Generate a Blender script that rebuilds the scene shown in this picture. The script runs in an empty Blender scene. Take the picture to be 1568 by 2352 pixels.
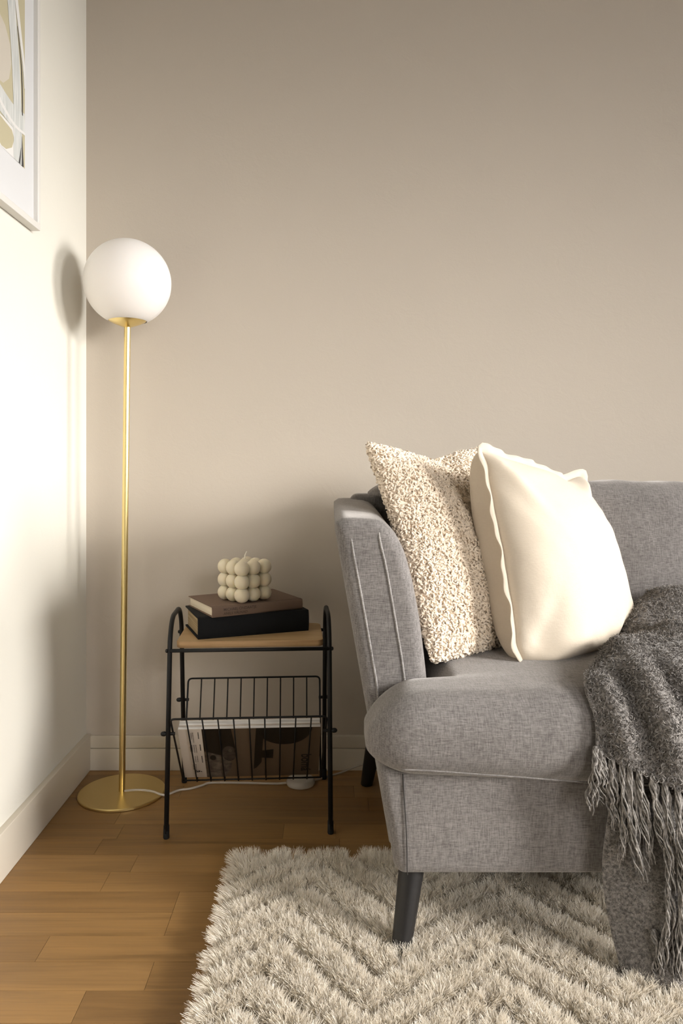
import bpy, bmesh, math
import numpy as np
from mathutils import Vector

# ------------------------------------------------------------------ scene, camera, light
scene = bpy.context.scene
col = scene.collection
S = 0.85                       # metres per build unit
W, H, FPX = 1568, 2352, 1720.0
CX, CY, CAMZ = 760.0, 1071.0, 0.92

cam_data = bpy.data.cameras.new('camera')
cam_data.sensor_fit = 'VERTICAL'
cam_data.sensor_height = 36.0
cam_data.lens = FPX / H * 36.0
cam_data.shift_x = (W / 2 - CX) / H
cam_data.shift_y = -(H / 2 - CY) / H
cam_data.clip_start = 0.01
cam = bpy.data.objects.new('camera', cam_data)
col.objects.link(cam)
cam.location = (0, 0, CAMZ * S)
cam.rotation_euler = (math.pi / 2, 0, 0)
scene.camera = cam

scene.view_settings.view_transform = 'Standard'
scene.view_settings.look = 'None'
scene.view_settings.gamma = 1.0
scene.view_settings.use_curve_mapping = False
scene.view_settings.exposure = -0.08

world = bpy.data.worlds.new('sky')
scene.world = world
world.use_nodes = True
wn = world.node_tree.nodes
wn['Background'].inputs['Color'].default_value = (0.80, 0.88, 1.0, 1)
wn['Background'].inputs['Strength'].default_value = 1.0


def area_light(name, loc, size, direction, power, spread, color):
    ld = bpy.data.lights.new(name, 'AREA')
    ld.shape = 'RECTANGLE'
    ld.size, ld.size_y = size[0] * S, size[1] * S
    ld.energy = power
    ld.spread = math.radians(spread)
    ld.color = color
    lo = bpy.data.objects.new(name, ld)
    col.objects.link(lo)
    lo.location = [c * S for c in loc]
    lo.rotation_euler = Vector(direction).to_track_quat('-Z', 'Y').to_euler()
    return lo


# right-hand wall: daylight through its window, then an added fill light
RX = 4.2
area_light('window_daylight', (RX - 0.02, 1.50, 1.72), (1.05, 1.35), (-1, 0.07, -0.150), 9.4, 43, (1.0, 0.97, 0.935))
area_light('window_daylight', (RX - 0.02, -0.5, 1.72), (1.15, 1.35), (-3.7, 1.65, -1.62), 32, 48, (1.0, 0.97, 0.935))  # fill for rug and sofa front, given an unseen second window
# frontal fill, added with an unseen window behind the camera
area_light('window_daylight', (1.9, -2.18, 1.72), (1.5, 1.35), (-0.32, 1, -0.36), 15, 84, (1.0, 0.97, 0.935))

# ------------------------------------------------------------------ helpers
rng = np.random.default_rng(7)
ORG = {}


def empty(name, loc):
    o = bpy.data.objects.new(name, None)
    o.empty_display_size = 0.05
    col.objects.link(o)
    o.location = [c * S for c in loc]
    ORG[o] = np.array(loc, float)
    return o


def tag(o, label=None, cat=None, group=None, kind=None):
    if label: o['label'] = label
    if cat: o['category'] = cat
    if group: o['group'] = group
    if kind: o['kind'] = kind
    return o


def mk(name, V, F, mat, parent=None, smooth=True, org=None, kind=None):
    """V: world build-unit coordinates, F: list of faces (or (n,k) array)."""
    V = np.asarray(V, float)
    if org is None:
        if parent is not None:
            org = ORG[parent]
        else:
            lo, hi = V.min(0), V.max(0)
            org = np.array([(lo[0] + hi[0]) / 2, (lo[1] + hi[1]) / 2, lo[2]])
    org = np.array(org, float)
    me = bpy.data.meshes.new(name)
    L = (V - org) * S
    if isinstance(F, np.ndarray):
        n, k = F.shape
        me.vertices.add(len(L)); me.vertices.foreach_set('co', L.astype(np.float32).ravel())
        me.loops.add(n * k); me.loops.foreach_set('vertex_index', F.astype(np.int32).ravel())
        me.polygons.add(n)
        me.polygons.foreach_set('loop_start', np.arange(0, n * k, k, dtype=np.int32))
        me.update(calc_edges=True)
    else:
        me.from_pydata([tuple(v) for v in L], [], [tuple(f) for f in F])
    me.validate()
    if not isinstance(F, np.ndarray) and len(F) > 5:
        bm = bmesh.new(); bm.from_mesh(me)
        bmesh.ops.recalc_face_normals(bm, faces=bm.faces); bm.to_mesh(me); bm.free()
    if smooth:
        me.polygons.foreach_set('use_smooth', np.ones(len(me.polygons), bool))
        if smooth == 'auto':
            me.set_sharp_from_angle(angle=math.radians(38))
    me.materials.append(mat)
    o = bpy.data.objects.new(name, me)
    col.objects.link(o)
    if parent is not None:
        o.parent = parent
        ORG[o] = org
    else:
        o.location = org * S
        ORG[o] = org
    if kind: o['kind'] = kind
    return o


class MB:
    def __init__(s): s.V = []; s.F = []; s.n = 0

    def add(s, V, F):
        V = np.asarray(V, float).reshape(-1, 3)
        s.V.append(V); s.F += [tuple(int(i) + s.n for i in f) for f in F]
        s.n += len(V)
        return s

    def box(s, lo, hi):
        x0, y0, z0 = lo; x1, y1, z1 = hi
        V = [(x0, y0, z0), (x1, y0, z0), (x1, y1, z0), (x0, y1, z0), (x0, y0, z1), (x1, y0, z1), (x1, y1, z1), (x0, y1, z1)]
        return s.add(V, [(0, 3, 2, 1), (4, 5, 6, 7), (0, 1, 5, 4), (1, 2, 6, 5), (2, 3, 7, 6), (3, 0, 4, 7)])

    def rbox(s, lo, hi, r=0.003):
        """box with chamfered edges"""
        lo = np.array(lo, float); hi = np.array(hi, float)
        V, F = round_box(lo, hi, r, 2)
        return s.add(V, F)

    def tube(s, pts, r, sides=10, closed=False, caps=True):
        V, F = tube(pts, r, sides, closed, caps)
        return s.add(V, F)

    def grid(s, P, closed_u=False, closed_v=False):
        V, F = grid_faces(P, closed_u, closed_v)
        return s.add(V, F)

    def lathe(s, prof, c, n=48):
        a = np.linspace(0, 2 * math.pi, n, endpoint=False)
        P = np.array([[(c[0] + r * math.cos(t), c[1] + r * math.sin(t), c[2] + z) for t in a] for r, z in prof])
        return s.grid(P, closed_v=True)

    def build(s, name, mat, parent=None, smooth=True, **k):
        return mk(name, np.concatenate(s.V), s.F, mat, parent, smooth, **k)


def grid_faces(P, closed_u=False, closed_v=False):
    P = np.asarray(P, float)
    nu, nv = P.shape[:2]
    F = []
    for i in range(nu if closed_u else nu - 1):
        for j in range(nv if closed_v else nv - 1):
            a = i * nv + j; b = i * nv + (j + 1) % nv
            c = ((i + 1) % nu) * nv + (j + 1) % nv; d = ((i + 1) % nu) * nv + j
            F.append((a, b, c, d))
    return P.reshape(-1, 3), F


def tube(pts, r, sides=10, closed=False, caps=True):
    pts = np.asarray(pts, float); n = len(pts)
    R = np.full(n, r) if np.isscalar(r) else np.asarray(r, float)
    if closed:
        T = np.roll(pts, -1, 0) - np.roll(pts, 1, 0)
    else:
        T = np.gradient(pts, axis=0)
    T /= np.linalg.norm(T, axis=1)[:, None] + 1e-12
    up = np.array([0, 0, 1.0])
    if abs(T[0] @ up) > 0.9: up = np.array([0, 1.0, 0])
    N = np.cross(T[0], up); N /= np.linalg.norm(N)
    a = np.arange(sides) * 2 * math.pi / sides
    V = []
    for i in range(n):
        N = N - T[i] * (N @ T[i]); N /= np.linalg.norm(N) + 1e-12
        B = np.cross(T[i], N)
        V.append(pts[i] + R[i] * (np.cos(a)[:, None] * N + np.sin(a)[:, None] * B))
    V = np.concatenate(V)
    F = []
    for i in range(n if closed else n - 1):
        k = (i + 1) % n
        for j in range(sides):
            F.append((i * sides + j, k * sides + j, k * sides + (j + 1) % sides, i * sides + (j + 1) % sides))
    if caps and not closed:
        F.append(tuple(range(sides)))
        F.append(tuple((n - 1) * sides + j for j in reversed(range(sides))))
    return V, F


def round_path(pts, rad, seg=6):
    """polyline with its inner corners rounded"""
    pts = [np.array(p, float) for p in pts]
    out = [pts[0]]
    for i in range(1, len(pts) - 1):
        a, b, c = pts[i - 1], pts[i], pts[i + 1]
        r = rad[i - 1] if hasattr(rad, '__len__') else rad
        d1 = (a - b); l1 = np.linalg.norm(d1); d1 /= l1
        d2 = (c - b); l2 = np.linalg.norm(d2); d2 /= l2
        t = min(r, 0.49 * l1, 0.49 * l2)
        p, q = b + d1 * t, b + d2 * t
        for k in range(seg + 1):
            u = k / seg
            out.append((1 - u) ** 2 * p + 2 * u * (1 - u) * b + u * u * q)
    out.append(pts[-1])
    return np.array(out)


def resample(pts, n):
    pts = np.asarray(pts, float)
    d = np.r_[0, np.cumsum(np.linalg.norm(np.diff(pts, axis=0), axis=1))]
    t = np.linspace(0, d[-1], n)
    return np.stack([np.interp(t, d, pts[:, k]) for k in range(3)], 1)


def spline(pts, n):
    """Catmull-Rom through pts, n samples"""
    p = np.asarray(pts, float)
    p = np.vstack([2 * p[0] - p[1], p, 2 * p[-1] - p[-2]])
    m = len(p) - 3
    t = np.linspace(0, m - 1e-9, n); i = t.astype(int); f = (t - i)[:, None]
    a, b, c, d = p[i], p[i + 1], p[i + 2], p[i + 3]
    return 0.5 * (2 * b + (c - a) * f + (2 * a - 5 * b + 4 * c - d) * f ** 2 + (3 * b - a - 3 * c + d) * f ** 3)


def patch(ctrl, nu, nv):
    """bicubic Catmull-Rom patch through a control grid"""
    ctrl = np.asarray(ctrl, float)
    A = np.stack([spline(ctrl[:, j], nu) for j in range(ctrl.shape[1])], 1)
    return np.stack([spline(A[i], nv) for i in range(nu)], 0)


def round_box(lo, hi, r, seg=4, n=(1, 1, 1)):
    """rounded box as a welded grid-cube; n = inner subdivisions along each axis"""
    lo = np.array(lo, float); hi = np.array(hi, float)
    h = (hi - lo) / 2; c = (hi + lo) / 2
    ax = []
    for k in range(3):
        inner = np.linspace(-h[k] + r, h[k] - r, n[k] + 1)
        th = np.linspace(0, math.pi / 4, seg + 1)[1:]
        e = r * np.tan(th)
        ax.append(np.r_[(-h[k] + r) - e[::-1], inner, (h[k] - r) + e])
    idx = {}; V = []; F = []

    def vid(q):
        key = tuple(np.round(q, 7))
        if key not in idx:
            idx[key] = len(V)
            cl = np.clip(q, -h + r, h - r); d = q - cl
            l = np.linalg.norm(d)
            V.append(c + cl + (d / l * r if l > 1e-9 else d))
        return idx[key]
    for k in range(3):
        a, b = (k + 1) % 3, (k + 2) % 3
        for sgn in (-1, 1):
            for i in range(len(ax[a]) - 1):
                for j in range(len(ax[b]) - 1):
                    quad = []
                    for (ii, jj) in ((i, j), (i + 1, j), (i + 1, j + 1), (i, j + 1)):
                        q = np.zeros(3); q[k] = sgn * h[k]; q[a] = ax[a][ii]; q[b] = ax[b][jj]
                        quad.append(vid(q))
                    F.append(tuple(quad if sgn > 0 else quad[::-1]))
    return np.array(V), F


def wob(P, scale, seed, octaves=3):
    """smooth pseudo-noise in about -1..1 (sum of sines), vectorised"""
    r = np.random.default_rng(seed)
    P = np.asarray(P, float); out = np.zeros(P.shape[:-1]); amp = 1.0; tot = 0
    for o in range(octaves):
        for k in range(4):
            d = r.normal(size=3); d /= np.linalg.norm(d)
            out += amp * np.sin(P @ d * scale * (2 ** o) * (0.8 + 0.5 * r.random()) + r.random() * 6.28)
        tot += amp * 2.0; amp *= 0.5
    return out / tot


def sstep(a, b, x):
    t = np.clip((x - a) / (b - a), 0, 1)
    return t * t * (3 - 2 * t)


def nrm(v): return v / (np.linalg.norm(v, axis=-1, keepdims=True) + 1e-12)


def text_mesh(txt, size, align='LEFT', bold=0.0):
    cu = bpy.data.curves.new('lettering', 'FONT')
    cu.body = txt; cu.size = size; cu.align_x = align; cu.offset = bold
    cu.resolution_u = 3
    ob = bpy.data.objects.new('lettering', cu)
    col.objects.link(ob)
    dg = bpy.context.evaluated_depsgraph_get()
    me = bpy.data.meshes.new_from_object(ob.evaluated_get(dg))
    V = np.array([v.co[:] for v in me.vertices]); F = [tuple(p.vertices) for p in me.polygons]
    bpy.data.objects.remove(ob); bpy.data.curves.remove(cu); bpy.data.meshes.remove(me)
    return V, F


# ------------------------------------------------------------------ materials
def material(name, color, rough=0.6, metal=0.0, spec=0.5, **kw):
    m = bpy.data.materials.new(name); m.use_nodes = True
    b = m.node_tree.nodes['Principled BSDF']
    b.inputs['Base Color'].default_value = (*color, 1)
    b.inputs['Roughness'].default_value = rough
    b.inputs['Metallic'].default_value = metal
    b.inputs['Specular IOR Level'].default_value = spec
    for k, v in kw.items():
        b.inputs[k.replace('_', ' ')].default_value = v
    return m


class NT:
    def __init__(s, m): s.m = m; s.t = m.node_tree; s.b = s.t.nodes['Principled BSDF']

    def node(s, typ, **kw):
        n = s.t.nodes.new(typ)
        for k, v in kw.items():
            if hasattr(n, k) and k not in n.inputs: setattr(n, k, v)
            else: n.inputs[k].default_value = v
        return n

    def link(s, a, b): s.t.links.new(a, b)

    def coords(s, scale=(1, 1, 1), src='Object', rot=(0, 0, 0)):
        c = s.node('ShaderNodeTexCoord'); mp = s.node('ShaderNodeMapping')
        mp.inputs['Scale'].default_value = scale; mp.inputs['Rotation'].default_value = rot
        s.link(c.outputs[src], mp.inputs['Vector'])
        return mp.outputs['Vector']

    def noise(s, vec, scale=1.0, detail=3.0, rough=0.55, dist=0.0):
        n = s.node('ShaderNodeTexNoise')
        n.inputs['Scale'].default_value = scale; n.inputs['Detail'].default_value = detail
        n.inputs['Roughness'].default_value = rough; n.inputs['Distortion'].default_value = dist
        s.link(vec, n.inputs['Vector'])
        return n.outputs['Fac']

    def ramp(s, fac, stops, interp='LINEAR'):
        r = s.node('ShaderNodeValToRGB'); r.color_ramp.interpolation = interp
        el = r.color_ramp.elements
        while len(el) < len(stops): el.new(0.5)
        for e, (p, c) in zip(el, stops):
            e.position = p; e.color = (*c, 1) if len(c) == 3 else c
        s.link(fac, r.inputs['Fac'])
        return r.outputs['Color']

    def math(s, op, a, b=None):
        n = s.node('ShaderNodeMath', operation=op)
        for k, v in enumerate((a, b)):
            if v is None: continue
            if isinstance(v, (int, float)): n.inputs[k].default_value = v
            else: s.link(v, n.inputs[k])
        return n.outputs[0]

    def mix(s, fac, a, b, blend='MIX'):
        n = s.node('ShaderNodeMix', data_type='RGBA', blend_type=blend)
        for sock, v in ((n.inputs[0], fac), (n.inputs[6], a), (n.inputs[7], b)):
            if isinstance(v, (int, float)): sock.default_value = v
            elif isinstance(v, tuple): sock.default_value = (*v, 1)
            else: s.link(v, sock)
        return n.outputs[2]

    def bump(s, h, strength=0.2, dist=0.002):
        n = s.node('ShaderNodeBump'); n.inputs['Strength'].default_value = strength
        n.inputs['Distance'].default_value = dist
        s.link(h, n.inputs['Height']); s.link(n.outputs['Normal'], s.b.inputs['Normal'])

    def color(s, c): s.link(c, s.b.inputs['Base Color'])


def wall_mat(name, color, seed):
    m = material(name, color, 0.75, spec=0.25); t = NT(m)
    v = t.coords()
    big = t.noise(v, 1.7 + seed, 3)
    t.color(t.mix(big, tuple(c * 0.965 for c in color), tuple(min(1, c * 1.035) for c in color)))
    fine = t.noise(v, 260, 3, 0.6); mid = t.noise(v, 22, 4, 0.6, 1.2)
    t.bump(t.math('ADD', t.math('MULTIPLY', fine, 0.35), t.math('MULTIPLY', mid, 0.9)), 0.16, 0.003)
    return m


M_wall_back = wall_mat('greige_wall_paint', (0.575, 0.512, 0.435), 0)
M_wall_left = wall_mat('cream_wall_paint', (0.735, 0.71, 0.635), 1)
M_wall_room = wall_mat('room_wall_paint', (0.70, 0.66, 0.59), 2)
M_ceiling = wall_mat('ceiling_paint', (0.66, 0.64, 0.60), 3)

M_base = material('painted_skirting', (0.66, 0.60, 0.50), 0.45, spec=0.4)
t = NT(M_base); v = t.coords((2, 2, 30)); t.bump(t.noise(v, 6, 3), 0.06, 0.002)

# oak strips: each strip object takes its own tone
M_wood = material('oak_parquet', (0.3, 0.16, 0.06), 0.42, spec=0.4); t = NT(M_wood)
geo = t.node('ShaderNodeNewGeometry'); oi = t.node('ShaderNodeObjectInfo')
comb = t.node('ShaderNodeCombineXYZ')
t.link(t.math('MULTIPLY', oi.outputs['Random'], 37.0), comb.inputs[0])
t.link(t.math('MULTIPLY', oi.outputs['Random'], 91.0), comb.inputs[1])
add = t.node('ShaderNodeVectorMath', operation='ADD')
t.link(geo.outputs['Position'], add.inputs[0]); t.link(comb.outputs[0], add.inputs[1])


def scaled(t, vec, sc):
    mp = t.node('ShaderNodeMapping'); mp.inputs['Scale'].default_value = sc
    t.link(vec, mp.inputs['Vector']); return mp.outputs['Vector']


g1 = t.noise(scaled(t, add.outputs[0], (1.6, 26, 4)), 1.0, 6, 0.62, 0.9)
g2 = t.noise(scaled(t, add.outputs[0], (5, 210, 20)), 1.0, 3, 0.6, 0.2)
tone = t.ramp(oi.outputs['Random'], [(0.0, (0.225, 0.122, 0.041)), (0.35, (0.255, 0.140, 0.047)), (0.7, (0.275, 0.152, 0.052)), (1.0, (0.31, 0.175, 0.063))])
gr = t.ramp(g1, [(0.28, (0.66, 0.64, 0.60)), (0.5, (1, 1, 1)), (0.72, (1.20, 1.18, 1.12))])
c1 = t.mix(1.0, tone, gr, 'MULTIPLY')
c2 = t.mix(t.math('MULTIPLY', t.ramp(g2, [(0.45, (0, 0, 0)), (0.75, (1, 1, 1))]), 0.35), c1, (0.15, 0.075, 0.026))
t.color(c2); t.bump(g2, 0.05, 0.001)
t.link(t.ramp(g1, [(0.3, (0.36,) * 3), (0.7, (0.46,) * 3)]), t.b.inputs['Roughness'])
M_subfloor = material('dark_joint', (0.10, 0.05, 0.02), 0.8)


def fabric(name, dark, light, lin=1.0, bumpd=0.0012, sheen=0.35, nap=0.12):
    m = material(name, light, 0.9, spec=0.15); t = NT(m)
    n1 = t.noise(t.coords((75, 620, 620)), lin, 2, 0.5)
    n2 = t.noise(t.coords((620, 90, 75)), lin, 2, 0.5)
    n3 = t.noise(t.coords((1, 1, 1)), 7, 4, 0.6)
    n4 = t.noise(t.coords((1, 1, 1)), 420, 2, 0.6)
    wv = t.math('ADD', t.math('MULTIPLY', n1, 0.42), t.math('ADD', t.math('MULTIPLY', n2, 0.38), t.math('MULTIPLY', n4, 0.2)))
    c = t.ramp(wv, [(0.36, dark), (0.52, tuple((a + b) / 2 for a, b in zip(dark, light))), (0.68, light)])
    c = t.mix(1.0, c, t.ramp(n3, [(0.3, (1 - nap,) * 3), (0.7, (1 + nap,) * 3)]), 'MULTIPLY')
    t.color(c); t.bump(wv, 0.5, bumpd)
    t.b.inputs['Sheen Weight'].default_value = sheen
    t.b.inputs['Sheen Roughness'].default_value = 0.45
    t.b.inputs['Sheen Tint'].default_value = (0.9, 0.86, 0.82, 1)
    return m


M_sofa = fabric('grey_chenille', (0.104, 0.095, 0.090), (0.262, 0.244, 0.233))
M_seam = fabric('grey_piping', (0.16, 0.15, 0.142), (0.42, 0.40, 0.385))
M_stitch = material('dark_stitching', (0.035, 0.032, 0.03), 0.9)
M_leg = material('black_stained_wood', (0.012, 0.011, 0.011), 0.42, spec=0.35)
t = NT(M_leg); t.bump(t.noise(t.coords((60, 60, 8)), 4, 3), 0.08, 0.001)

M_linen = material('cream_linen', (0.80, 0.735, 0.63), 0.85, spec=0.15); t = NT(M_linen)
l1 = t.noise(t.coords((110, 110, 900)), 1, 2); l2 = t.noise(t.coords((900, 900, 120)), 1, 2); l3 = t.noise(t.coords(), 12, 4, 0.6, 0.6)
lw = t.math('ADD', l1, l2)
t.color(t.mix(t.math('MULTIPLY', lw, 0.5), (0.555, 0.475, 0.375), (0.655, 0.575, 0.47)))
t.bump(t.math('ADD', t.math('MULTIPLY', lw, 0.12), l3), 0.32, 0.006)
t.b.inputs['Sheen Weight'].default_value = 0.2
M_linen_flange = M_linen
M_sherpa = material('cream_boucle', (0.80, 0.675, 0.535), 0.95, spec=0.1); t = NT(M_sherpa)
t.color(t.mix(t.noise(t.coords(), 60, 2), (0.83, 0.69, 0.535), (0.92, 0.805, 0.665)))
t.b.inputs['Sheen Weight'].default_value = 0.3
M_throw = material('charcoal_mohair', (0.13, 0.12, 0.112), 0.95, spec=0.12); t = NT(M_throw)
tn = t.noise(t.coords((1, 1, 1)), 230, 2, 0.6)
t.color(t.ramp(tn, [(0.35, (0.090, 0.082, 0.076)), (0.65, (0.27, 0.249, 0.230))]))
t.bump(tn, 0.6, 0.004); t.b.inputs['Sheen Weight'].default_value = 0.3
M_yarn = material('grey_mohair_yarn', (0.2, 0.186, 0.172), 0.9, spec=0.2); t = NT(M_yarn)
t.color(t.ramp(t.noise(t.coords(), 160, 2), [(0.35, (0.135, 0.124, 0.115)), (0.7, (0.37, 0.347, 0.322))]))
M_pile = material('ivory_wool_pile', (0.70, 0.63, 0.52), 0.85, spec=0.2); t = NT(M_pile)
t.color(t.ramp(t.noise(t.coords(), 38, 3, 0.6), [(0.3, (0.85, 0.79, 0.685)), (0.7, (0.95, 0.91, 0.84))]))
t.b.inputs['Sheen Weight'].default_value = 0.2
_tr = t.node('ShaderNodeBsdfTranslucent'); _tr.inputs['Color'].default_value = (0.88, 0.82, 0.72, 1)
_mx = t.node('ShaderNodeMixShader'); _mx.inputs['Fac'].default_value = 0.35
t.link(t.b.outputs['BSDF'], _mx.inputs[1]); t.link(_tr.outputs['BSDF'], _mx.inputs[2])
t.link(_mx.outputs['Shader'], t.t.nodes['Material Output'].inputs['Surface'])
M_rugback = material('rug_backing', (0.36, 0.31, 0.24), 0.95)

M_brass = material('brushed_brass', (0.80, 0.64, 0.29), 0.30, metal=1.0)
t = NT(M_brass); t.bump(t.noise(t.coords((200, 200, 8)), 3, 2), 0.04, 0.0006)
M_brass_base = material('brushed_brass_plate', (0.74, 0.57, 0.25), 0.38, metal=1.0)
t = NT(M_brass_base); t.bump(t.noise(t.coords((20, 300, 20)), 2, 2), 0.05, 0.0006)
M_opal = material('opal_glass', (0.84, 0.81, 0.785), 0.38, spec=0.35)
_b = M_opal.node_tree.nodes['Principled BSDF']
_b.inputs['Subsurface Weight'].default_value = 0.85
_b.inputs['Subsurface Radius'].default_value = (1.0, 0.96, 0.92)
_b.inputs['Subsurface Scale'].default_value = 0.07
M_black = material('black_powder_coat', (0.008, 0.008, 0.0085), 0.5, spec=0.3)
t = NT(M_black); t.bump(t.noise(t.coords(), 500, 2), 0.12, 0.0006)
M_cap = material('black_rubber', (0.009, 0.009, 0.009), 0.75, spec=0.3)
M_top = material('birch_veneer', (0.52, 0.35, 0.18), 0.5); t = NT(M_top)
bn = t.noise(t.coords((4, 55, 30)), 1, 5, 0.6, 0.4)
t.color(t.ramp(bn, [(0.3, (0.41, 0.26, 0.115)), (0.7, (0.55, 0.375, 0.19))])); t.bump(bn, 0.04, 0.001)
M_ply = material('birch_edge', (0.43, 0.265, 0.125), 0.6); t = NT(M_ply)
t.color(t.ramp(t.noise(t.coords((6, 6, 260)), 1, 2), [(0.35, (0.34, 0.20, 0.09)), (0.65, (0.47, 0.30, 0.145))]))
M_bookblack = material('black_book_cloth', (0.007, 0.0075, 0.0085), 0.85, spec=0.25)
t = NT(M_bookblack); t.bump(t.noise(t.coords(), 700, 2), 0.35, 0.0008)
M_bookbrown = material('brown_book_cloth', (0.175, 0.118, 0.086), 0.75, spec=0.25)
t = NT(M_bookbrown); t.bump(t.noise(t.coords(), 800, 2), 0.25, 0.0006)


def pages(name, a, b, freq):
    m = material(name, a, 0.85, spec=0.15); t = NT(m)
    n = t.noise(t.coords((6, 6, freq)), 1, 2, 0.6)
    t.color(t.ramp(n, [(0.35, b), (0.6, a)])); t.bump(n, 0.4, 0.001)
    return m


M_page_cream = pages('cream_page_block', (0.80, 0.71, 0.56), (0.70, 0.60, 0.46), 500)
M_page_tan = pages('aged_page_block', (0.44, 0.34, 0.20), (0.24, 0.175, 0.095), 420)
M_page_white = pages('white_page_block', (0.80, 0.78, 0.75), (0.52, 0.50, 0.48), 300)
M_letter_brown = material('book_lettering', (0.055, 0.035, 0.026), 0.7)
M_wax = material('ivory_wax', (0.72, 0.65, 0.49), 0.5, spec=0.4)
_b = M_wax.node_tree.nodes['Principled BSDF']
_b.inputs['Subsurface Weight'].default_value = 0.5
_b.inputs['Subsurface Radius'].default_value = (1.0, 0.8, 0.5)
_b.inputs['Subsurface Scale'].default_value = 0.008
M_wick = material('cotton_wick', (0.85, 0.80, 0.68), 0.9)
M_mag_white = material('magazine_cover_paper', (0.66, 0.60, 0.53), 0.45)
M_mag_brown = material('magazine_photo_brown', (0.125, 0.090, 0.060), 0.4)
M_mag_black = material('magazine_photo_black', (0.010, 0.009, 0.008), 0.4)
M_mag_dark = material('magazine_photo_dark', (0.040, 0.032, 0.026), 0.4); t = NT(M_mag_dark)
t.color(t.ramp(t.noise(t.coords(), 45, 4, 0.6), [(0.35, (0.014, 0.012, 0.010)), (0.7, (0.10, 0.082, 0.068))]))
M_mag_grey = material('magazine_photo_grey', (0.16, 0.13, 0.105), 0.4); t = NT(M_mag_grey)
t.color(t.ramp(t.noise(t.coords(), 60, 4, 0.6), [(0.35, (0.06, 0.048, 0.04)), (0.7, (0.20, 0.17, 0.14))]))
M_ink = material('black_ink', (0.012, 0.010, 0.010), 0.5)
M_ink_soft = material('grey_ink', (0.20, 0.17, 0.15), 0.6)
M_clear = material('clear_plastic', (0.88, 0.83, 0.76), 0.18, spec=0.5)
M_clear.node_tree.nodes['Principled BSDF'].inputs['Transmission Weight'].default_value = 0.6
M_cord_core = material('cord_core', (0.62, 0.52, 0.42), 0.35)
M_frame = material('white_frame_lacquer', (0.74, 0.72, 0.68), 0.35)
M_mat_board = material('passepartout_board', (0.66, 0.66, 0.665), 0.8)
M_print = material('print_paper_olive', (0.50, 0.45, 0.30), 0.75)
M_p_white = material('print_white', (0.74, 0.725, 0.70), 0.75)
M_p_grey = material('print_brush_grey', (0.58, 0.60, 0.58), 0.75); t = NT(M_p_grey)
t.color(t.ramp(t.noise(t.coords((60, 90, 3)), 3, 3), [(0.4, (0.50, 0.52, 0.50)), (0.62, (0.70, 0.70, 0.68))]))
M_p_black = material('print_black', (0.05, 0.045, 0.045), 0.75)
M_p_taupe = material('print_taupe', (0.58, 0.53, 0.45), 0.75)
M_winframe = material('window_frame_white', (0.8, 0.8, 0.78), 0.4)
M_glass = material('window_glass', (1, 1, 1), 0.02); M_glass.node_tree.nodes['Principled BSDF'].inputs['Transmission Weight'].default_value = 1.0

# ------------------------------------------------------------------ the room
XL, YB, YF, ZC = -0.744, 2.277, -2.2, 2.95
TH = 0.14


def struct(o): o['kind'] = 'structure'; return o


struct(MB().box((XL - TH, YF - TH, -0.02), (XL, YB + TH, ZC)).build('wall_left', M_wall_left, smooth=False))
struct(MB().box((XL, YB, -0.02), (RX + TH, YB + TH, ZC)).build('wall_back', M_wall_back, smooth=False))
wf_ = MB()
for lo, hi in (((XL, -0.02), (RX + TH, 1.0)), ((XL, 2.44), (RX + TH, ZC)), ((XL, 1.0), (1.1, 2.44)), ((2.7, 1.0), (RX + TH, 2.44))):
    wf_.box((lo[0], YF - TH, lo[1]), (hi[0], YF, hi[1]))
struct(wf_.build('wall_front', M_wall_room, smooth=False))
r = empty('window_3', (1.9, YF - 0.08, 1.0)); struct(r)  # unseen opening added to carry the frontal fill
f = MB()
for lo, hi in (((1.1, 1.0), (2.7, 1.05)), ((1.1, 2.39), (2.7, 2.44)), ((1.1, 1.05), (1.15, 2.39)), ((2.65, 1.05), (2.7, 2.39)), ((1.875, 1.05), (1.925, 2.39))):
    f.box((lo[0], YF - 0.11, lo[1]), (hi[0], YF - 0.05, hi[1]))
f.build('window_frame', M_winframe, r, smooth=False)
for x0, x1 in ((1.15, 1.875), (1.925, 2.65)):
    MB().box((x0, YF - 0.085, 1.05), (x1, YF - 0.075, 2.39)).build('pane', M_glass, r, smooth=False)
MB().rbox((1.06, YF - 0.05, 0.97), (2.74, YF + 0.05, 1.0), 0.006).build('window_sill', M_winframe, r)
struct(MB().box((XL - TH, YF - TH, ZC), (RX + TH, YB + TH, ZC + 0.1)).build('ceiling', M_ceiling, smooth=False))
WZ0, WZ1 = 1.02, 2.42
wins = [(-1.1, 0.1), (0.95, 2.05)]  # first opening unseen, added for fill light; second read from the globe's shadow
w = MB()
w.box((RX, YF, -0.02), (RX + TH, YB, WZ0)); w.box((RX, YF, WZ1), (RX + TH, YB, ZC))
edges = [YF, wins[0][0], wins[0][1], wins[1][0], wins[1][1], YB]
for a, b in ((0, 1), (2, 3), (4, 5)):
    w.box((RX, edges[a], WZ0), (RX + TH, edges[b], WZ1))
struct(w.build('wall_right', M_wall_room, smooth=False))
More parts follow.
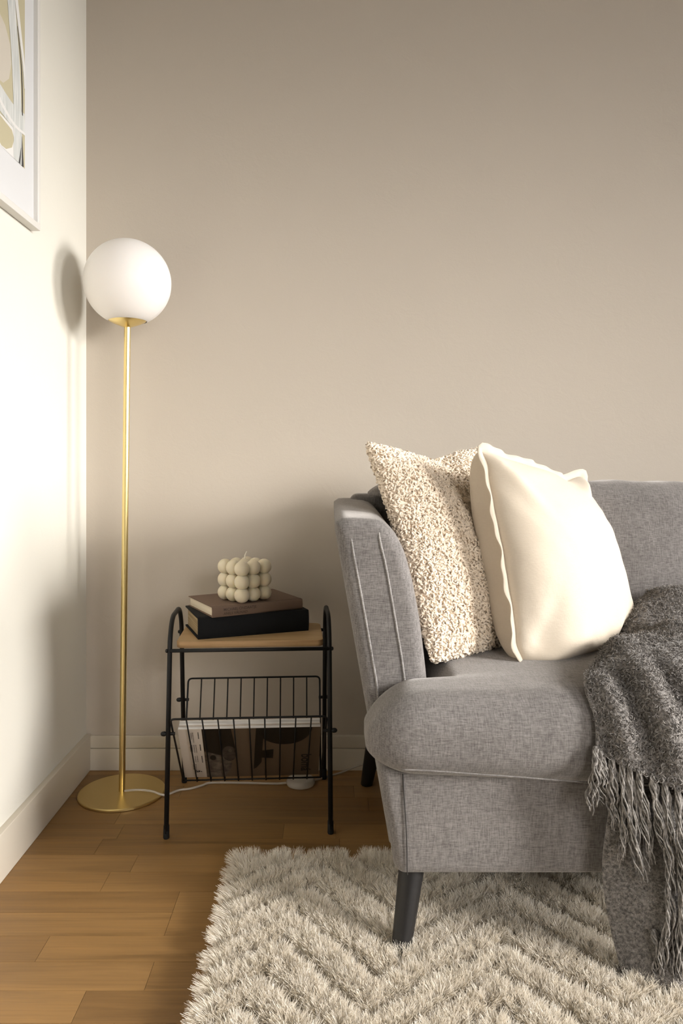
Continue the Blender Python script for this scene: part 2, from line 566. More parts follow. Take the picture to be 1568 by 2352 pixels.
for k, (a, b) in enumerate(wins):
    r = empty('window_%d' % (k + 1), (RX + 0.08, (a + b) / 2, WZ0)); struct(r)
    f = MB(); d = 0.05
    f.box((RX + 0.05, a, WZ0), (RX + 0.11, a + d, WZ1)); f.box((RX + 0.05, b - d, WZ0), (RX + 0.11, b, WZ1))
    f.box((RX + 0.05, a + d, WZ0), (RX + 0.11, b - d, WZ0 + d)); f.box((RX + 0.05, a + d, WZ1 - d), (RX + 0.11, b - d, WZ1))
    f.build('window_frame', M_winframe, r, smooth=False)
    MB().box((RX + 0.075, a + d, WZ0 + d), (RX + 0.085, b - d, WZ1 - d)).build('pane', M_glass, r, smooth=False)
    MB().rbox((RX - 0.05, a - 0.04, WZ0 - 0.03), (RX + 0.05, b + 0.04, WZ0), 0.006).build('window_sill', M_winframe, r)

# skirting
bb = empty('baseboard_back', (0, YB, 0)); struct(bb)
MB().rbox((XL + 0.014, YB - 0.013, 0.0), (RX, YB + 0.002, 0.0655), 0.0012).build('lower_board', M_base, bb)
MB().rbox((XL + 0.014, YB - 0.0115, 0.0665), (RX, YB + 0.002, 0.1035), 0.002).build('top_moulding', M_base, bb)
struct(MB().rbox((XL - 0.002, YF, 0.0), (XL + 0.0165, YB - 0.0005, 0.1075), 0.002).build('baseboard_left', M_base))
struct(MB().rbox((RX - 0.0165, YF, 0.0), (RX + 0.002, YB - 0.014, 0.1075), 0.002).build('baseboard_right', M_base))

# floor of oak strips
fl = MB().box((XL - 0.01, YF, -0.06), (RX, YB, -0.006)).build('floor', M_subfloor, smooth=False, org=(0, 0, 0))
struct(fl)
pw = 0.0765; y_ref = 1.314
unit_V = np.array([(x, y, z) for z in (-0.5, 0.5) for y in (-0.5, 0.5) for x in (-0.5, 0.5)], float)
ume = bpy.data.meshes.new('plank')
ume.from_pydata([tuple(v) for v in unit_V], [], [(0, 2, 3, 1), (4, 5, 7, 6), (0, 1, 5, 4), (1, 3, 7, 5), (3, 2, 6, 7), (2, 0, 4, 6)])
ume.materials.append(M_wood)
given = {0: [-0.95, -0.328, 0.11], 1: [-0.55, -0.02, 0.33], 2: [-0.9, -0.327, 0.16], 3: [-0.80, -0.327, 0.02, 0.4], 7: [-0.53, -0.12, 0.012, 0.46]}
pr = np.random.default_rng(11)
rest = MB()
k0 = int(math.floor((YF - y_ref) / pw)); k1 = int(math.ceil((YB - y_ref) / pw))
n_pl = 0
for k in range(k0, k1):
    y0 = max(YF, y_ref + k * pw); y1 = min(YB, y0 + pw if y0 > YF else y_ref + (k + 1) * pw)
    if y1 - y0 < 0.004: continue
    xs = list(given.get(k, [XL - 0.25 * pr.random() - 0.05]))
    if xs[0] > XL: xs.insert(0, xs[0] - 0.45)
    while xs[-1] < RX: xs.append(xs[-1] + 0.33 + 0.34 * pr.random())
    for a, b in zip(xs[:-1], xs[1:]):
        a, b = max(a, XL), min(b, RX)
        if b - a < 0.01: continue
        g = 0.00035; dz = -0.0003 * pr.random()
        lo = (a + g, y0 + g, -0.0058 + dz); hi = (b - g, y1 - g, dz)
        if y0 > 0.75 and a < 1.3:
            o = bpy.data.objects.new('plank', ume); col.objects.link(o); o.parent = fl
            o.location = [(p + q) / 2 * S for p, q in zip(lo, hi)]
            o.scale = [(q - p) * S for p, q in zip(lo, hi)]
            n_pl += 1
        else:
            rest.box(lo, hi)
rest.build('plank_field', M_wood, fl, smooth=False, kind='stuff')

# ------------------------------------------------------------------ floor lamp
LX, LY = -0.588, 2.107
lamp = tag(empty('floor_lamp', (LX, LY, 0)), 'brass floor lamp with white opal globe on a round base', 'floor lamp')
GX, GZ, GR = -0.572, 1.437, 0.1205
MB().lathe([(0.0, 0.0), (0.117, 0.0), (0.1195, 0.0015), (0.1195, 0.0055), (0.117, 0.0075), (0.0, 0.0075)], (LX, LY, 0), 72).build('base_plate', M_brass_base, lamp, smooth='auto')
MB().tube([(LX, LY, 0.006), (LX + (GX - LX) * 0.95, LY, 1.318)], 0.0088, 20).build('pole', M_brass, lamp, smooth='auto')
cone = MB().lathe([(0.0, 0.0), (0.0105, 0.0), (0.020, 0.004), (0.036, 0.010), (0.050, 0.017), (0.0565, 0.0225), (0.0570, 0.0245), (0.054, 0.0255), (0.030, 0.022), (0.0, 0.022)], (GX - 0.001, LY, 1.311), 48)
cone.build('globe_holder', M_brass, lamp, smooth='auto')
th = np.linspace(math.radians(26), math.pi - 0.001, 48)
MB().lathe([(GR * math.sin(a), -GR * math.cos(a)) for a in th], (GX, LY, GZ), 72).build('globe_shade', M_opal, lamp)

# lamp cord and its foot switch
cp = [(-0.578, 2.095, 0.012), (-0.54, 2.10, 0.0125), (-0.50, 2.092, 0.012), (-0.462, 2.078, 0.008), (-0.43, 2.118, 0.004), (-0.40, 2.128, 0.004), (-0.37, 2.150, 0.004), (-0.345, 2.168, 0.004), (-0.25, 2.167, 0.004), (-0.16, 2.162, 0.004), (-0.12, 2.165, 0.006)]
cr = MB().tube(spline(cp, 90), 0.0031, 8)
cp2 = [(-0.055, 2.175, 0.006), (-0.02, 2.205, 0.004), (0.03, 2.238, 0.005), (0.06, 2.250, 0.012), (0.10, 2.257, 0.022), (0.17, 2.258, 0.026), (0.3, 2.257, 0.02), (0.6, 2.25, 0.004), (1.2, 2.255, 0.004)]
cr.tube(spline(cp2, 70), 0.0029, 8)
cord = tag(cr.build('lamp_cord', M_clear), 'clear lamp cord running over the floor behind the side table', 'cord')
sw = empty('foot_switch', (-0.088, 2.168, 0.0)); tag(sw, 'translucent foot switch on the floor beneath the magazine basket', 'switch')
a = np.linspace(0, math.pi / 2, 8)
prof = [(0.0, 0.001), (0.040, 0.001)] + [(0.034 + 0.008 * math.cos(q), 0.006 + 0.012 * math.sin(q)) for q in a] + [(0.0, 0.0195)]
MB().lathe(prof, (-0.088, 2.168, 0.0), 40).build('switch_body', M_clear, sw, smooth='auto')
MB().lathe([(0.012, 0.019), (0.012, 0.0225), (0.010, 0.0235), (0, 0.0235)], (-0.088, 2.168, 0.0), 24).build('button', M_clear, sw, smooth='auto')

# ------------------------------------------------------------------ side table with magazine basket
TA = math.radians(3.4); TC = np.array([-0.2140, 2.028, 0.0])
ca, sa = math.cos(TA), math.sin(TA)


def tw(p):
    p = np.asarray(p, float)
    q = np.empty_like(p)
    q[..., 0] = TC[0] + ca * p[..., 0] - sa * p[..., 1]
    q[..., 1] = TC[1] + sa * p[..., 0] + ca * p[..., 1]
    q[..., 2] = p[..., 2]
    return q


table = tag(empty('side_table', TC), 'black metal side table with wooden top and wire magazine basket', 'side table')
HW = 0.2035; FD, TD = 0.164, 0.098; ZT = 0.528
leg_y = lambda z, s: s * (FD + (TD + 0.004 - FD) * z / ZT)
for sx in (-1, 1):
    x = sx * HW
    path = [(x, -FD, 0.012), (x, -TD - 0.006, ZT - 0.045), (x, -TD + 0.035, ZT), (x, TD - 0.035, ZT), (x, TD + 0.006, ZT - 0.045), (x, FD, 0.012)]
    MB().tube(tw(round_path(path, [0.035, 0.03, 0.03, 0.035], 7)), 0.0062, 14).build('side_frame', M_black, table)
    for sy in (-1, 1):
        y0, y1 = leg_y(0.0, sy), leg_y(0.032, sy)
        MB().tube(tw(np.array([(x, y0, 0.0), (x, y0, 0.003), (x, leg_y(0.012, sy), 0.012), (x, leg_y(0.030, sy), 0.030), (x, y1, 0.032)])), [0.0068, 0.0078, 0.0076, 0.0072, 0.0064], 14).build('foot_cap', M_cap, table, smooth='auto')
# rails under the top
RZ = 0.4505
for sy in (-1, 1):
    y = leg_y(RZ, sy)
    MB().tube(tw(np.array([(-HW, y, RZ), (HW, y, RZ)])), 0.0048, 12).build('rail', M_black, table)
    for sx in (-1, 1):
        b = MB().tube(tw(np.array([(sx * (HW + 0.005), y, RZ), (sx * (HW + 0.0085), y, RZ), (sx * (HW + 0.0105), y, RZ)])), [0.0052, 0.0050, 0.0028], 12)
        b.build('bolt', M_black, table, smooth='auto')
# wooden top with rounded corners
zt0, zt1 = 0.4555, 0.4715


def rrect(hx, hy, r, n=7):
    out = []
    for cx, cy, a0 in ((hx - r, hy - r, 0), (-hx + r, hy - r, 90), (-hx + r, -hy + r, 180), (hx - r, -hy + r, 270)):
        for k in range(n + 1):
            q = math.radians(a0 + 90 * k / n)
            out.append((cx + r * math.cos(q), cy + r * math.sin(q)))
    return out


def plate(name, outline, z0, z1, mat_side, mat_top, parent, bev=0.0012, tf=tw):
    o = np.array(outline); n = len(o); cen = o.mean(0)
    d = nrm(o - cen)
    rings = [np.c_[o - d * bev, np.full(n, z0)], np.c_[o, np.full(n, z0 + bev)], np.c_[o, np.full(n, z1 - bev)], np.c_[o - d * bev, np.full(n, z1)]]
    V = tf(np.concatenate(rings)); F = []
    for i in range(3):
        for j in range(n):
            F.append((i * n + j, i * n + (j + 1) % n, (i + 1) * n + (j + 1) % n, (i + 1) * n + j))
    F.append(tuple(reversed(range(n)))); F.append(tuple(3 * n + j for j in range(n)))
    ob = mk(name, V, F, mat_side, parent, smooth='auto')
    ob.data.materials.append(mat_top)
    ob.data.polygons[len(F) - 1].material_index = 1
    return ob


plate('table_top', rrect(0.1885, 0.106, 0.018), zt0, zt1, M_ply, M_top, table)

# basket: V of wires (points are (y, z) in the table's frame)
BF, BA, BR_ = (-0.158, 0.292), (0.018, 0.066), (0.150, 0.306)
wf, wa, wr = 0.1945, 0.1865, 0.1900


def bl(t_, a, b): return (a[0] + (b[0] - a[0]) * t_, a[1] + (b[1] - a[1]) * t_)


bask = MB()
for (top, wt, nm) in ((BF, wf, 'front'), (BR_, wr, 'rear')):
    loop = [(-wa, *BA), (-wt, *top), (wt, *top), (wa, *BA)]
    part = mk('basket_rim', *tube(tw(round_path(loop, 0.012, 5)), 0.0026, 8), M_black, table)
    for i in range(1, 10):
        u = -1 + 2 * i / 10
        e = 0.0015 if nm == 'front' else 0.0
        mk('basket_wire', *tube(tw(np.array([(u * wt, top[0], top[1]), (u * wa, BA[0], BA[1] - 0.002 - e)])), 0.0019, 6), M_black, table)
mk('basket_wire', *tube(tw(np.array([(-wa - 0.001, *BA), (wa + 0.001, *BA)])), 0.0023, 8), M_black, table)
# knobs that pin the basket to the legs
for sy, top, wt in ((-1, BF, wf), (1, BR_, wr)):
    z = 0.248 if sy < 0 else 0.250
    y = leg_y(z, sy)
    for sx in (-1, 1):
        p = [(sx * (HW - 0.017), y, z), (sx * (HW - 0.006), y, z)]
        kb = MB().tube(tw(np.array(p)), 0.0042, 10)
        q = np.array([(sx * (HW + 0.004), y, z), (sx * (HW + 0.008), y, z), (sx * (HW + 0.011), y, z), (sx * (HW + 0.016), y, z), (sx * (HW + 0.0185), y, z)])
        kb.tube(tw(q), [0.0035, 0.0062, 0.0062, 0.0052, 0.002], 12)
        kb.build('knob', M_black, table, smooth='auto')

# ------------------------------------------------------------------ magazines in the basket
fdir = np.array([0, BF[0] - BA[0], BF[1] - BA[1]]); flen = np.linalg.norm(fdir); fdir /= flen    # up the front panel
fn = np.array([0, fdir[2], -fdir[1]])                                                             # into the V (towards the rear)


def mag_tf(off):
    base = np.array([0, BA[0], BA[1] + 0.003]) + fn * off

    def f(p):
        p = np.asarray(p, float)
        return tw(base + p[..., 0:1] * np.array([1.0, 0, 0]) + p[..., 1:2] * fdir + p[..., 2:3] * fn)
    return f


def magazine(off, thick, x0, x1, h0, h1, label):
    f = mag_tf(off)
    m = empty('magazine', f(np.array([(x0 + x1) / 2, h0, 0.0]))); tag(m, label, 'magazine', 'magazines in the wire basket')

    def slab(name, lo, hi, mat):
        V, F = round_box(lo, hi, 0.0004, 1)
        return mk(name, f(V), F, mat, m, smooth='auto')
    slab('page_block', (x0 + 0.001, h0, 0.0008), (x1 - 0.001, h1 - 0.001, thick - 0.0008), M_page_white)
    cover = slab('front_cover', (x0, h0, 0.0), (x1, h1, 0.0009), M_mag_white)
    slab('back_cover', (x0, h0, thick - 0.0009), (x1, h1, thick), M_mag_white)
    return m, cover, f


mx0, mx1, mh = -0.1825, 0.181, 0.229
mag, cover, mf = magazine(0.0045, 0.0085, mx0, mx1, 0.002, mh, 'magazine with brown photo cover and white margin, front one in basket')
mag2, _, _ = magazine(0.0145, 0.015, mx0 + 0.002, mx1 - 0.001, 0.004, mh + 0.002, 'thicker plain white magazine tucked behind the photo-cover magazine')


def flat(name, pts, mat, d, parent=None):
    """flat print on the front cover; pts = (x across 0..1, h up 0..1); d = lift off the paper in mm"""
    P = np.array([(mx0 + u * (mx1 - mx0), 0.002 + v_ * (mh - 0.002), -0.0001 - d * 0.00012) for u, v_ in pts])
    return mk(name, mf(P), [tuple(range(len(P)))], mat, mag if parent is None else parent, smooth=False)


def poly_ell(cu, cv, ru, rv, a0=0, a1=360, n=28):
    return [(cu + ru * math.cos(math.radians(a0 + (a1 - a0) * k / n)), cv + rv * math.sin(math.radians(a0 + (a1 - a0) * k / n))) for k in range(n + (0 if a1 - a0 >= 360 else 1))]


flat('cover_photo', [(0.165, 0.0), (1.0, 0.0), (1.0, 1.0), (0.165, 1.0)], M_mag_brown, 1)
flat('photo_shadow', [(0.165, 0.36), (0.30, 0.30), (0.36, 0.40), (0.39, 0.62), (0.37, 1.0), (0.165, 1.0)], M_mag_black, 2)
flat('photo_foreground', [(0.165, 0.0), (0.30, 0.0), (0.345, 0.16), (0.36, 0.30), (0.30, 0.45), (0.165, 0.56)], M_mag_grey, 3)
flat('photo_sphere', poly_ell(0.345, 0.50, 0.052, 0.155), M_mag_dark, 4)
flat('photo_bud', poly_ell(0.225, 0.42, 0.022, 0.052), M_mag_black, 4)
flat('photo_stem', [(0.515, 0.16), (0.535, 0.18), (0.575, 0.30), (0.60, 1.0), (0.545, 1.0), (0.53, 0.6)], M_mag_black, 2)
flat('photo_pot', [(0.565, 0.40), (0.66, 0.38), (0.665, 0.57), (0.565, 0.545)], M_mag_black, 3)
flat('photo_bowl', poly_ell(0.745, 1.0, 0.195, 0.335, 180, 360), M_mag_black, 3)
flat('photo_highlight', poly_ell(0.352, 0.56, 0.013, 0.030), M_mag_grey, 5)
tv, tf_ = text_mesh('bomá', 0.038, 'LEFT', 0.0006)
# lettering reads downwards: text x -> down the cover, text y -> right
P = np.c_[mx0 + 0.868 * (mx1 - mx0) + tv[:, 1], 0.106 - tv[:, 0] * 0.97, np.full(len(tv), -0.0007)]
mk('cover_title', mf(P), tf_, M_ink, mag, smooth=False)
tv, tf_ = text_mesh('á', 0.028, 'LEFT', 0.0004)
P = np.c_[mx0 + 0.082 * (mx1 - mx0) + tv[:, 1], 0.038 - tv[:, 0], np.full(len(tv), -0.0007)]
mk('cover_emblem', mf(P), tf_, M_ink, mag, smooth=False)
sp = MB()
lr = np.random.default_rng(3)
for (uu, v0, v1) in ((0.085, 0.80, 0.93), (0.098, 0.74, 0.935), (0.072, 0.78, 0.86), (0.068, 0.55, 0.66), (0.082, 0.55, 0.69), (0.096, 0.53, 0.69), (0.110, 0.53, 0.69), (0.095, 0.33, 0.46), (0.110, 0.335, 0.465), (0.073, 0.17, 0.28), (0.092, 0.15, 0.29)):
    v_ = v1
    while v_ > v0:
        l_ = 0.012 + 0.02 * lr.random()
        P = [(mx0 + (uu + du) * (mx1 - mx0), 0.002 + vv * (mh - 0.002), -0.0004) for du, vv in ((0, v_), (0.0052, v_), (0.0052, max(v0, v_ - l_)), (0, max(v0, v_ - l_)))]
        sp.add(mf(np.array(P)), [(0, 1, 2, 3)]); v_ -= l_ + 0.006
sp.build('small_print', M_ink_soft, mag, smooth=False, kind='stuff')
sp = MB()
for (uu, v0, v1) in ((0.135, 0.82, 0.94), (0.139, 0.58, 0.70), (0.142, 0.33, 0.46)):
    v_ = v1
    while v_ > v0:
        l_ = 0.010 + 0.014 * lr.random()
        P = [(mx0 + (uu + du) * (mx1 - mx0), 0.002 + vv * (mh - 0.002), -0.0004) for du, vv in ((0, v_), (0.0065, v_), (0.0065, v_ - l_), (0, v_ - l_))]
        sp.add(mf(np.array(P)), [(0, 1, 2, 3)]); v_ -= l_ + 0.004
sp.build('cover_headings', M_ink, mag, smooth=False, kind='stuff')


# ------------------------------------------------------------------ books and candle
def book(name, corner, ang, L, D, T, cover_mat, page_mat, label, board=0.0028, over=0.004, belly=0.004):
    """corner = spine-side left bottom corner; x' along the spine, y' into the book"""
    c, s = math.cos(ang), math.sin(ang)

    def f(p):
        p = np.asarray(p, float); q = np.empty_like(p)
        q[..., 0] = corner[0] + c * p[..., 0] - s * p[..., 1]
        q[..., 1] = corner[1] + s * p[..., 0] + c * p[..., 1]
        q[..., 2] = corner[2] + p[..., 2]
        return q
    r = tag(empty(name, f(np.array([L / 2, D / 2, 0.0]))), label, 'book')
    for z0, nm in ((0.0, 'back_board'), (T - board, 'front_board')):
        V, F = round_box((0, 0.004, z0), (L, D, z0 + board), 0.0009, 2)
        mk(nm, f(V), F, cover_mat, r, smooth='auto')
    # spine: gently rounded strip
    zz = np.linspace(0.0, T, 13)
    rows = []
    for x in (0.0, L):
        outer = [(x, 0.004 - belly * math.sin(math.pi * q / T) ** 0.6 if 0 < q < T else 0.004, q) for q in zz]
        inner = [(x, 0.009 - belly * math.sin(math.pi * q / T) * 0.5, min(max(q, 0.002), T - 0.002)) for q in zz[::-1]]
        rows.append(outer + inner)
    P = np.array(rows); V, F = grid_faces(P, closed_v=True)
    n = P.shape[1]; F += [tuple(range(n)), tuple(n + j for j in reversed(range(n)))]
    spn = mk('spine', f(V), F, cover_mat, r, smooth='auto')
    # hinge groove line on the top board
    V, F = tube(np.array([(0.001, 0.0105, T + 0.0002), (L - 0.001, 0.0105, T + 0.0002)]), 0.0008, 6)
    mk('hinge', f(V), F, cover_mat, spn)
    V, F = round_box((over, 0.006, board * 0.8), (L - over, D - over, T - board * 0.8), 0.0012, 2, (1, 1, 1))
    mk('page_block', f(V), F, page_mat, r, smooth='auto')
    return r, spn, f


ZTOP = zt1
b1, _, _ = book('hardback_book', (-0.343, 1.934, ZTOP), math.radians(21.0), 0.303, 0.186, 0.0565, M_bookblack, M_page_tan, 'thick black cloth book lying on the wooden table top', board=0.004, over=0.006)
zb = ZTOP + 0.0567
b2, spn2, f2 = book('hardback_book', (-0.305, 1.932, zb), math.radians(29), 0.260, 0.197, 0.0275, M_bookbrown, M_page_cream, 'brown cloth book stacked on the thick black book, under candle', board=0.0024, over=0.004, belly=0.0035)
for txt, x, z, sz in (('MICHAEL ONDAATJE', 0.030, 0.0155, 0.0098), ('ANILS VÅLNAD', 0.030, 0.0050, 0.0098)):
    tv, tf_ = text_mesh(txt, sz, 'LEFT', 0.00008)
    P = np.c_[x + tv[:, 0], np.full(len(tv), -0.0001), z + tv[:, 1]]
    P[:, 1] = 0.004 - 0.0035 * np.sin(math.pi * np.clip(P[:, 2] / 0.0275, 0.02, 0.98)) ** 0.6 - 0.0003
    mk('spine_lettering', f2(P), tf_, M_letter_brown, spn2, smooth=False)

zc = zb + 0.0277
CC = np.array([-0.236, 2.045, zc]); sp_ = 0.0375; rr = 0.0207
candle = tag(empty('bubble_candle', CC), 'ivory cube candle of round wax bubbles on the brown book', 'candle')
cv = []
for i in range(13):
    a = math.pi * i / 12
    cv.append([(rr * math.sin(a) * math.cos(b), rr * math.sin(a) * math.sin(b), -rr * math.cos(a)) for b in np.linspace(0, 2 * math.pi, 20, endpoint=False)])
sV, sF = grid_faces(np.array(cv), closed_v=True)
sme = bpy.data.meshes.new('bubble')
sme.from_pydata([tuple(p * S) for p in sV], [], sF)
sme.polygons.foreach_set('use_smooth', np.ones(len(sF), bool)); sme.validate(); sme.materials.append(M_wax)
ang = math.radians(44)
for i in (-1, 0, 1):
    for j in (-1, 0, 1):
        for k in range(3):
            o = bpy.data.objects.new('bubble', sme); col.objects.link(o); o.parent = candle
            x, y = i * sp_, j * sp_
            o.location = [q * S for q in (x * math.cos(ang) - y * math.sin(ang), x * math.sin(ang) + y * math.cos(ang), rr + k * sp_ * 0.94)]
wp = [CC + np.array(p) for p in ((0, 0, 0.108), (0.001, 0, 0.120), (0.004, -0.001, 0.127), (0.0065, -0.001, 0.132))]
mk('wick', *tube(spline(wp, 10), 0.0016, 6), M_wick, candle)

# ------------------------------------------------------------------ framed print on the left wall
FX = XL + 0.024; fy1 = 1.857; fy0 = fy1 - 0.62; fz0 = 1.503; fz1 = fz0 + 0.86
pic = tag(empty('framed_print', (XL, (fy0 + fy1) / 2, fz0)), 'white framed abstract brushstroke print on the pale wall above the lamp', 'picture')
bw = 0.016
for lo, hi in (((XL + 0.001, fy0, fz0), (FX, fy1, fz0 + bw)), ((XL + 0.001, fy0, fz1 - bw), (FX, fy1, fz1)), ((XL + 0.001, fy0, fz0 + bw), (FX, fy0 + bw, fz1 - bw)), ((XL + 0.001, fy1 - bw, fz0 + bw), (FX, fy1, fz1 - bw))):
    MB().rbox(lo, hi, 0.0012).build('frame_rail', M_frame, pic)
xm = XL + 0.013
MB().box((XL + 0.002, fy0 + bw, fz0 + bw), (xm, fy1 - bw, fz1 - bw)).build('passepartout', M_mat_board, pic, smooth=False)
ay1, az0 = 1.788, 1.630; ay0, az1 = fy0 + 0.07, fz1 - 0.12


def on_print(name, pts, mat, layer):
    """pts in (y, z)"""
    P = np.array([(xm + 0.0002 + 0.00018 * layer, min(max(y, ay0), ay1), min(max(z, az0), az1)) for y, z in pts])
    area = sum(P[i, 1] * P[(i + 1) % len(P), 2] - P[(i + 1) % len(P), 1] * P[i, 2] for i in range(len(P)))
    idx = list(range(len(P)))
    return mk(name, P, [tuple(idx if area > 0 else idx[::-1])], mat, pic, smooth=False)


def ribbon(name, pts, w0, w1, mat, layer):
    c = spline(np.array([(0, y, z) for y, z in pts]), 30)
    d = nrm(np.gradient(c, axis=0)); n = np.c_[np.zeros(30), -d[:, 2], d[:, 1]]
    wd = np.linspace(w0, w1, 30)[:, None] / 2
    A = c + n * wd; B = c - n * wd
    for q in (A, B):
        q[:, 0] = xm + 0.0002 + 0.00018 * layer
        q[:, 1] = np.clip(q[:, 1], ay0, ay1); q[:, 2] = np.clip(q[:, 2], az0, az1)
    V, F = grid_faces(np.stack([A, B], 0))
    return mk(name, V, F, mat, pic, smooth=False)


on_print('print_sheet', [(ay0, az0), (ay1, az0), (ay1, az1), (ay0, az1)], M_print, 0)
on_print('print_field', [(ay0, az0), (1.745, az0), (1.742, 1.66), (1.735, 1.70), (1.60, 1.70), (ay0, 1.70)], M_p_white, 1)
on_print('print_leaf', [(1.50, 1.69), (1.58, 1.70), (1.66, 1.695), (1.715, 1.69), (1.728, 1.675), (1.715, 1.650), (1.685, 1.634), (1.66, 1.632), (1.62, 1.65), (1.54, 1.67)], M_print, 2)
on_print('print_shape', [(1.45, 1.78), (1.60, 1.765), (1.67, 1.775), (1.70, 1.80), (1.712, 1.84), (1.706, 1.88), (1.68, 1.91), (1.60, 1.94), (1.45, 1.93)], M_p_taupe, 1)
ribbon('print_stroke', [(1.665, 2.25), (1.690, 2.10), (1.712, 1.98), (1.735, 1.86), (1.746, 1.75), (1.748, 1.63)], 0.042, 0.046, M_p_grey, 3)
ribbon('print_stroke', [(1.40, 1.83), (1.52, 1.775), (1.62, 1.742), (1.70, 1.727), (1.75, 1.728), (1.79, 1.738)], 0.07, 0.045, M_p_grey, 4)
ribbon('print_stroke', [(1.60, 1.752), (1.67, 1.722), (1.73, 1.708), (1.79, 1.712)], 0.012, 0.006, M_p_white, 5)
ribbon('print_stroke', [(1.700, 2.16), (1.725, 2.05), (1.752, 1.96), (1.778, 1.88), (1.788, 1.82)], 0.024, 0.010, M_p_white, 5)
ribbon('print_line', [(1.744, 1.945), (1.757, 1.90), (1.767, 1.86), (1.772, 1.80), (1.772, 1.75)], 0.002, 0.005, M_p_black, 6)
ribbon('print_line', [(1.770, 1.70), (1.771, 1.67), (1.774, 1.63)], 0.001, 0.011, M_p_black, 6)
ribbon('print_line', [(1.764, 1.67), (1.760, 1.65), (1.755, 1.63)], 0.001, 0.008, M_p_black, 6)

# ------------------------------------------------------------------ sofa
SC = 1.03
sofa = tag(empty('sofa', (SC, 1.8, 0)), 'grey chenille sofa with flared arms and black tapered legs', 'sofa')


def mir(V, do):
    V = np.array(V, float)
    if do: V[:, 0] = 2 * SC - V[:, 0]
    return V


def flip(F, do): return [tuple(reversed(f)) for f in F] if do else F


# base box, narrowing a little towards the floor
V, F = round_box((0.088, 1.383, 0.157), (2 * SC - 0.088, 2.20, 0.365), 0.022, 4, (6, 3, 3))
k = sstep(0.36, 0.157, V[:, 2])
V[:, 0] += np.where(V[:, 0] < SC, 1, -1) * 0.030 * k * np.clip(np.abs(V[:, 0] - SC) / 0.6, 0, 1)
V[:, 1] += 0.008 * k * (V[:, 1] < 1.6)
base = mk('base', V, F, M_sofa, sofa)
for m_ in (0, 1):
    pts = np.array([(0.1325, 1.3822, 0.352), (0.1355, 1.3825, 0.30), (0.1395, 1.3852, 0.24), (0.1415, 1.3892, 0.162)])
    mk('seam', mir(tube(spline(pts, 20), 0.0011, 6)[0], m_), flip(tube(spline(pts, 20), 0.0011, 6)[1], m_), M_stitch, base)

# arms: a section in x-z swept front to back
sec_pts = [(0.118, 0.158), (0.0625, 0.48), (0.0035, 0.815), (0.050, 0.8165), (0.100, 0.813), (0.124, 0.795), (0.147, 0.755), (0.165, 0.69), (0.180, 0.61), (0.193, 0.50), (0.203, 0.36), (0.205, 0.158)]
sec = round_path([(x, 0, z) for x, z in sec_pts], 0.03, 8)
sec = resample(np.vstack([sec, [(0.16, 0, 0.152)], sec[:1]]), 91)[:-1]
tn_ = nrm(np.roll(sec, -1, 0) - np.roll(sec, 1, 0)); nn = np.c_[-tn_[:, 2], np.zeros(len(sec)), tn_[:, 0]]     # outward for this winding
for _ in range(14): nn = nrm(nn + 0.5 * (np.roll(nn, 1, 0) + np.roll(nn, -1, 0)))
rings = []
r_ = 0.026; y0_, y1_ = 1.497, 2.205
for q in np.linspace(0, math.pi / 2, 7):
    p = sec - nn * r_ * (1 - math.sin(q)); p[:, 1] = y0_ + r_ * (1 - math.cos(q)); rings.append(p)
for y in np.linspace(y0_ + r_, y1_ - r_, 10)[1:]:
    p = sec.copy(); p[:, 1] = y; rings.append(p)
for q in np.linspace(math.pi / 2, 0, 6)[1:]:
    p = sec - nn * r_ * (1 - math.sin(q)); p[:, 1] = y1_ - r_ * (1 - math.cos(q)); rings.append(p)
R = np.array(rings)
R[..., 2] += 0.012 * sstep(1.6, 2.2, R[..., 1]) * sstep(0.6, 0.8, R[..., 2])
aV, aF = grid_faces(R, closed_v=True)
ns = len(sec); aF += [tuple(range(ns)), tuple((len(rings) - 1) * ns + j for j in reversed(range(ns)))]
for m_ in (0, 1):
    arm = mk('arm', mir(aV, m_), flip(aF, m_), M_sofa, sofa, smooth='auto')
    for pts in ([(0.0405, 1.4985, 0.775), (0.046, 1.4965, 0.74), (0.061, 1.4965, 0.66), (0.082, 1.4965, 0.54), (0.094, 1.4965, 0.46), (0.105, 1.4965, 0.30)],
                [(0.0955, 1.4985, 0.788), (0.099, 1.4965, 0.765), (0.1105, 1.4965, 0.715), (0.128, 1.4965, 0.615), (0.146, 1.4965, 0.50), (0.152, 1.4965, 0.40)]):
        tV, tF = tube(spline(np.array(pts), 40), 0.0022, 8)
        mk('piping', mir(tV, m_), flip(tF, m_), M_seam, arm)

# back frame
V, F = round_box((0.05, 2.105, 0.158), (2 * SC - 0.05, 2.215, 0.842), 0.03, 4, (6, 1, 4))
V[:, 0] += np.where(V[:, 0] < SC, 1, -1) * 0.09 * np.clip((0.842 - V[:, 2]) / 0.684, 0, 1) * np.clip(np.abs(V[:, 0] - SC) / 0.9, 0, 1)
mk('back_frame', V, F, M_sofa, sofa)


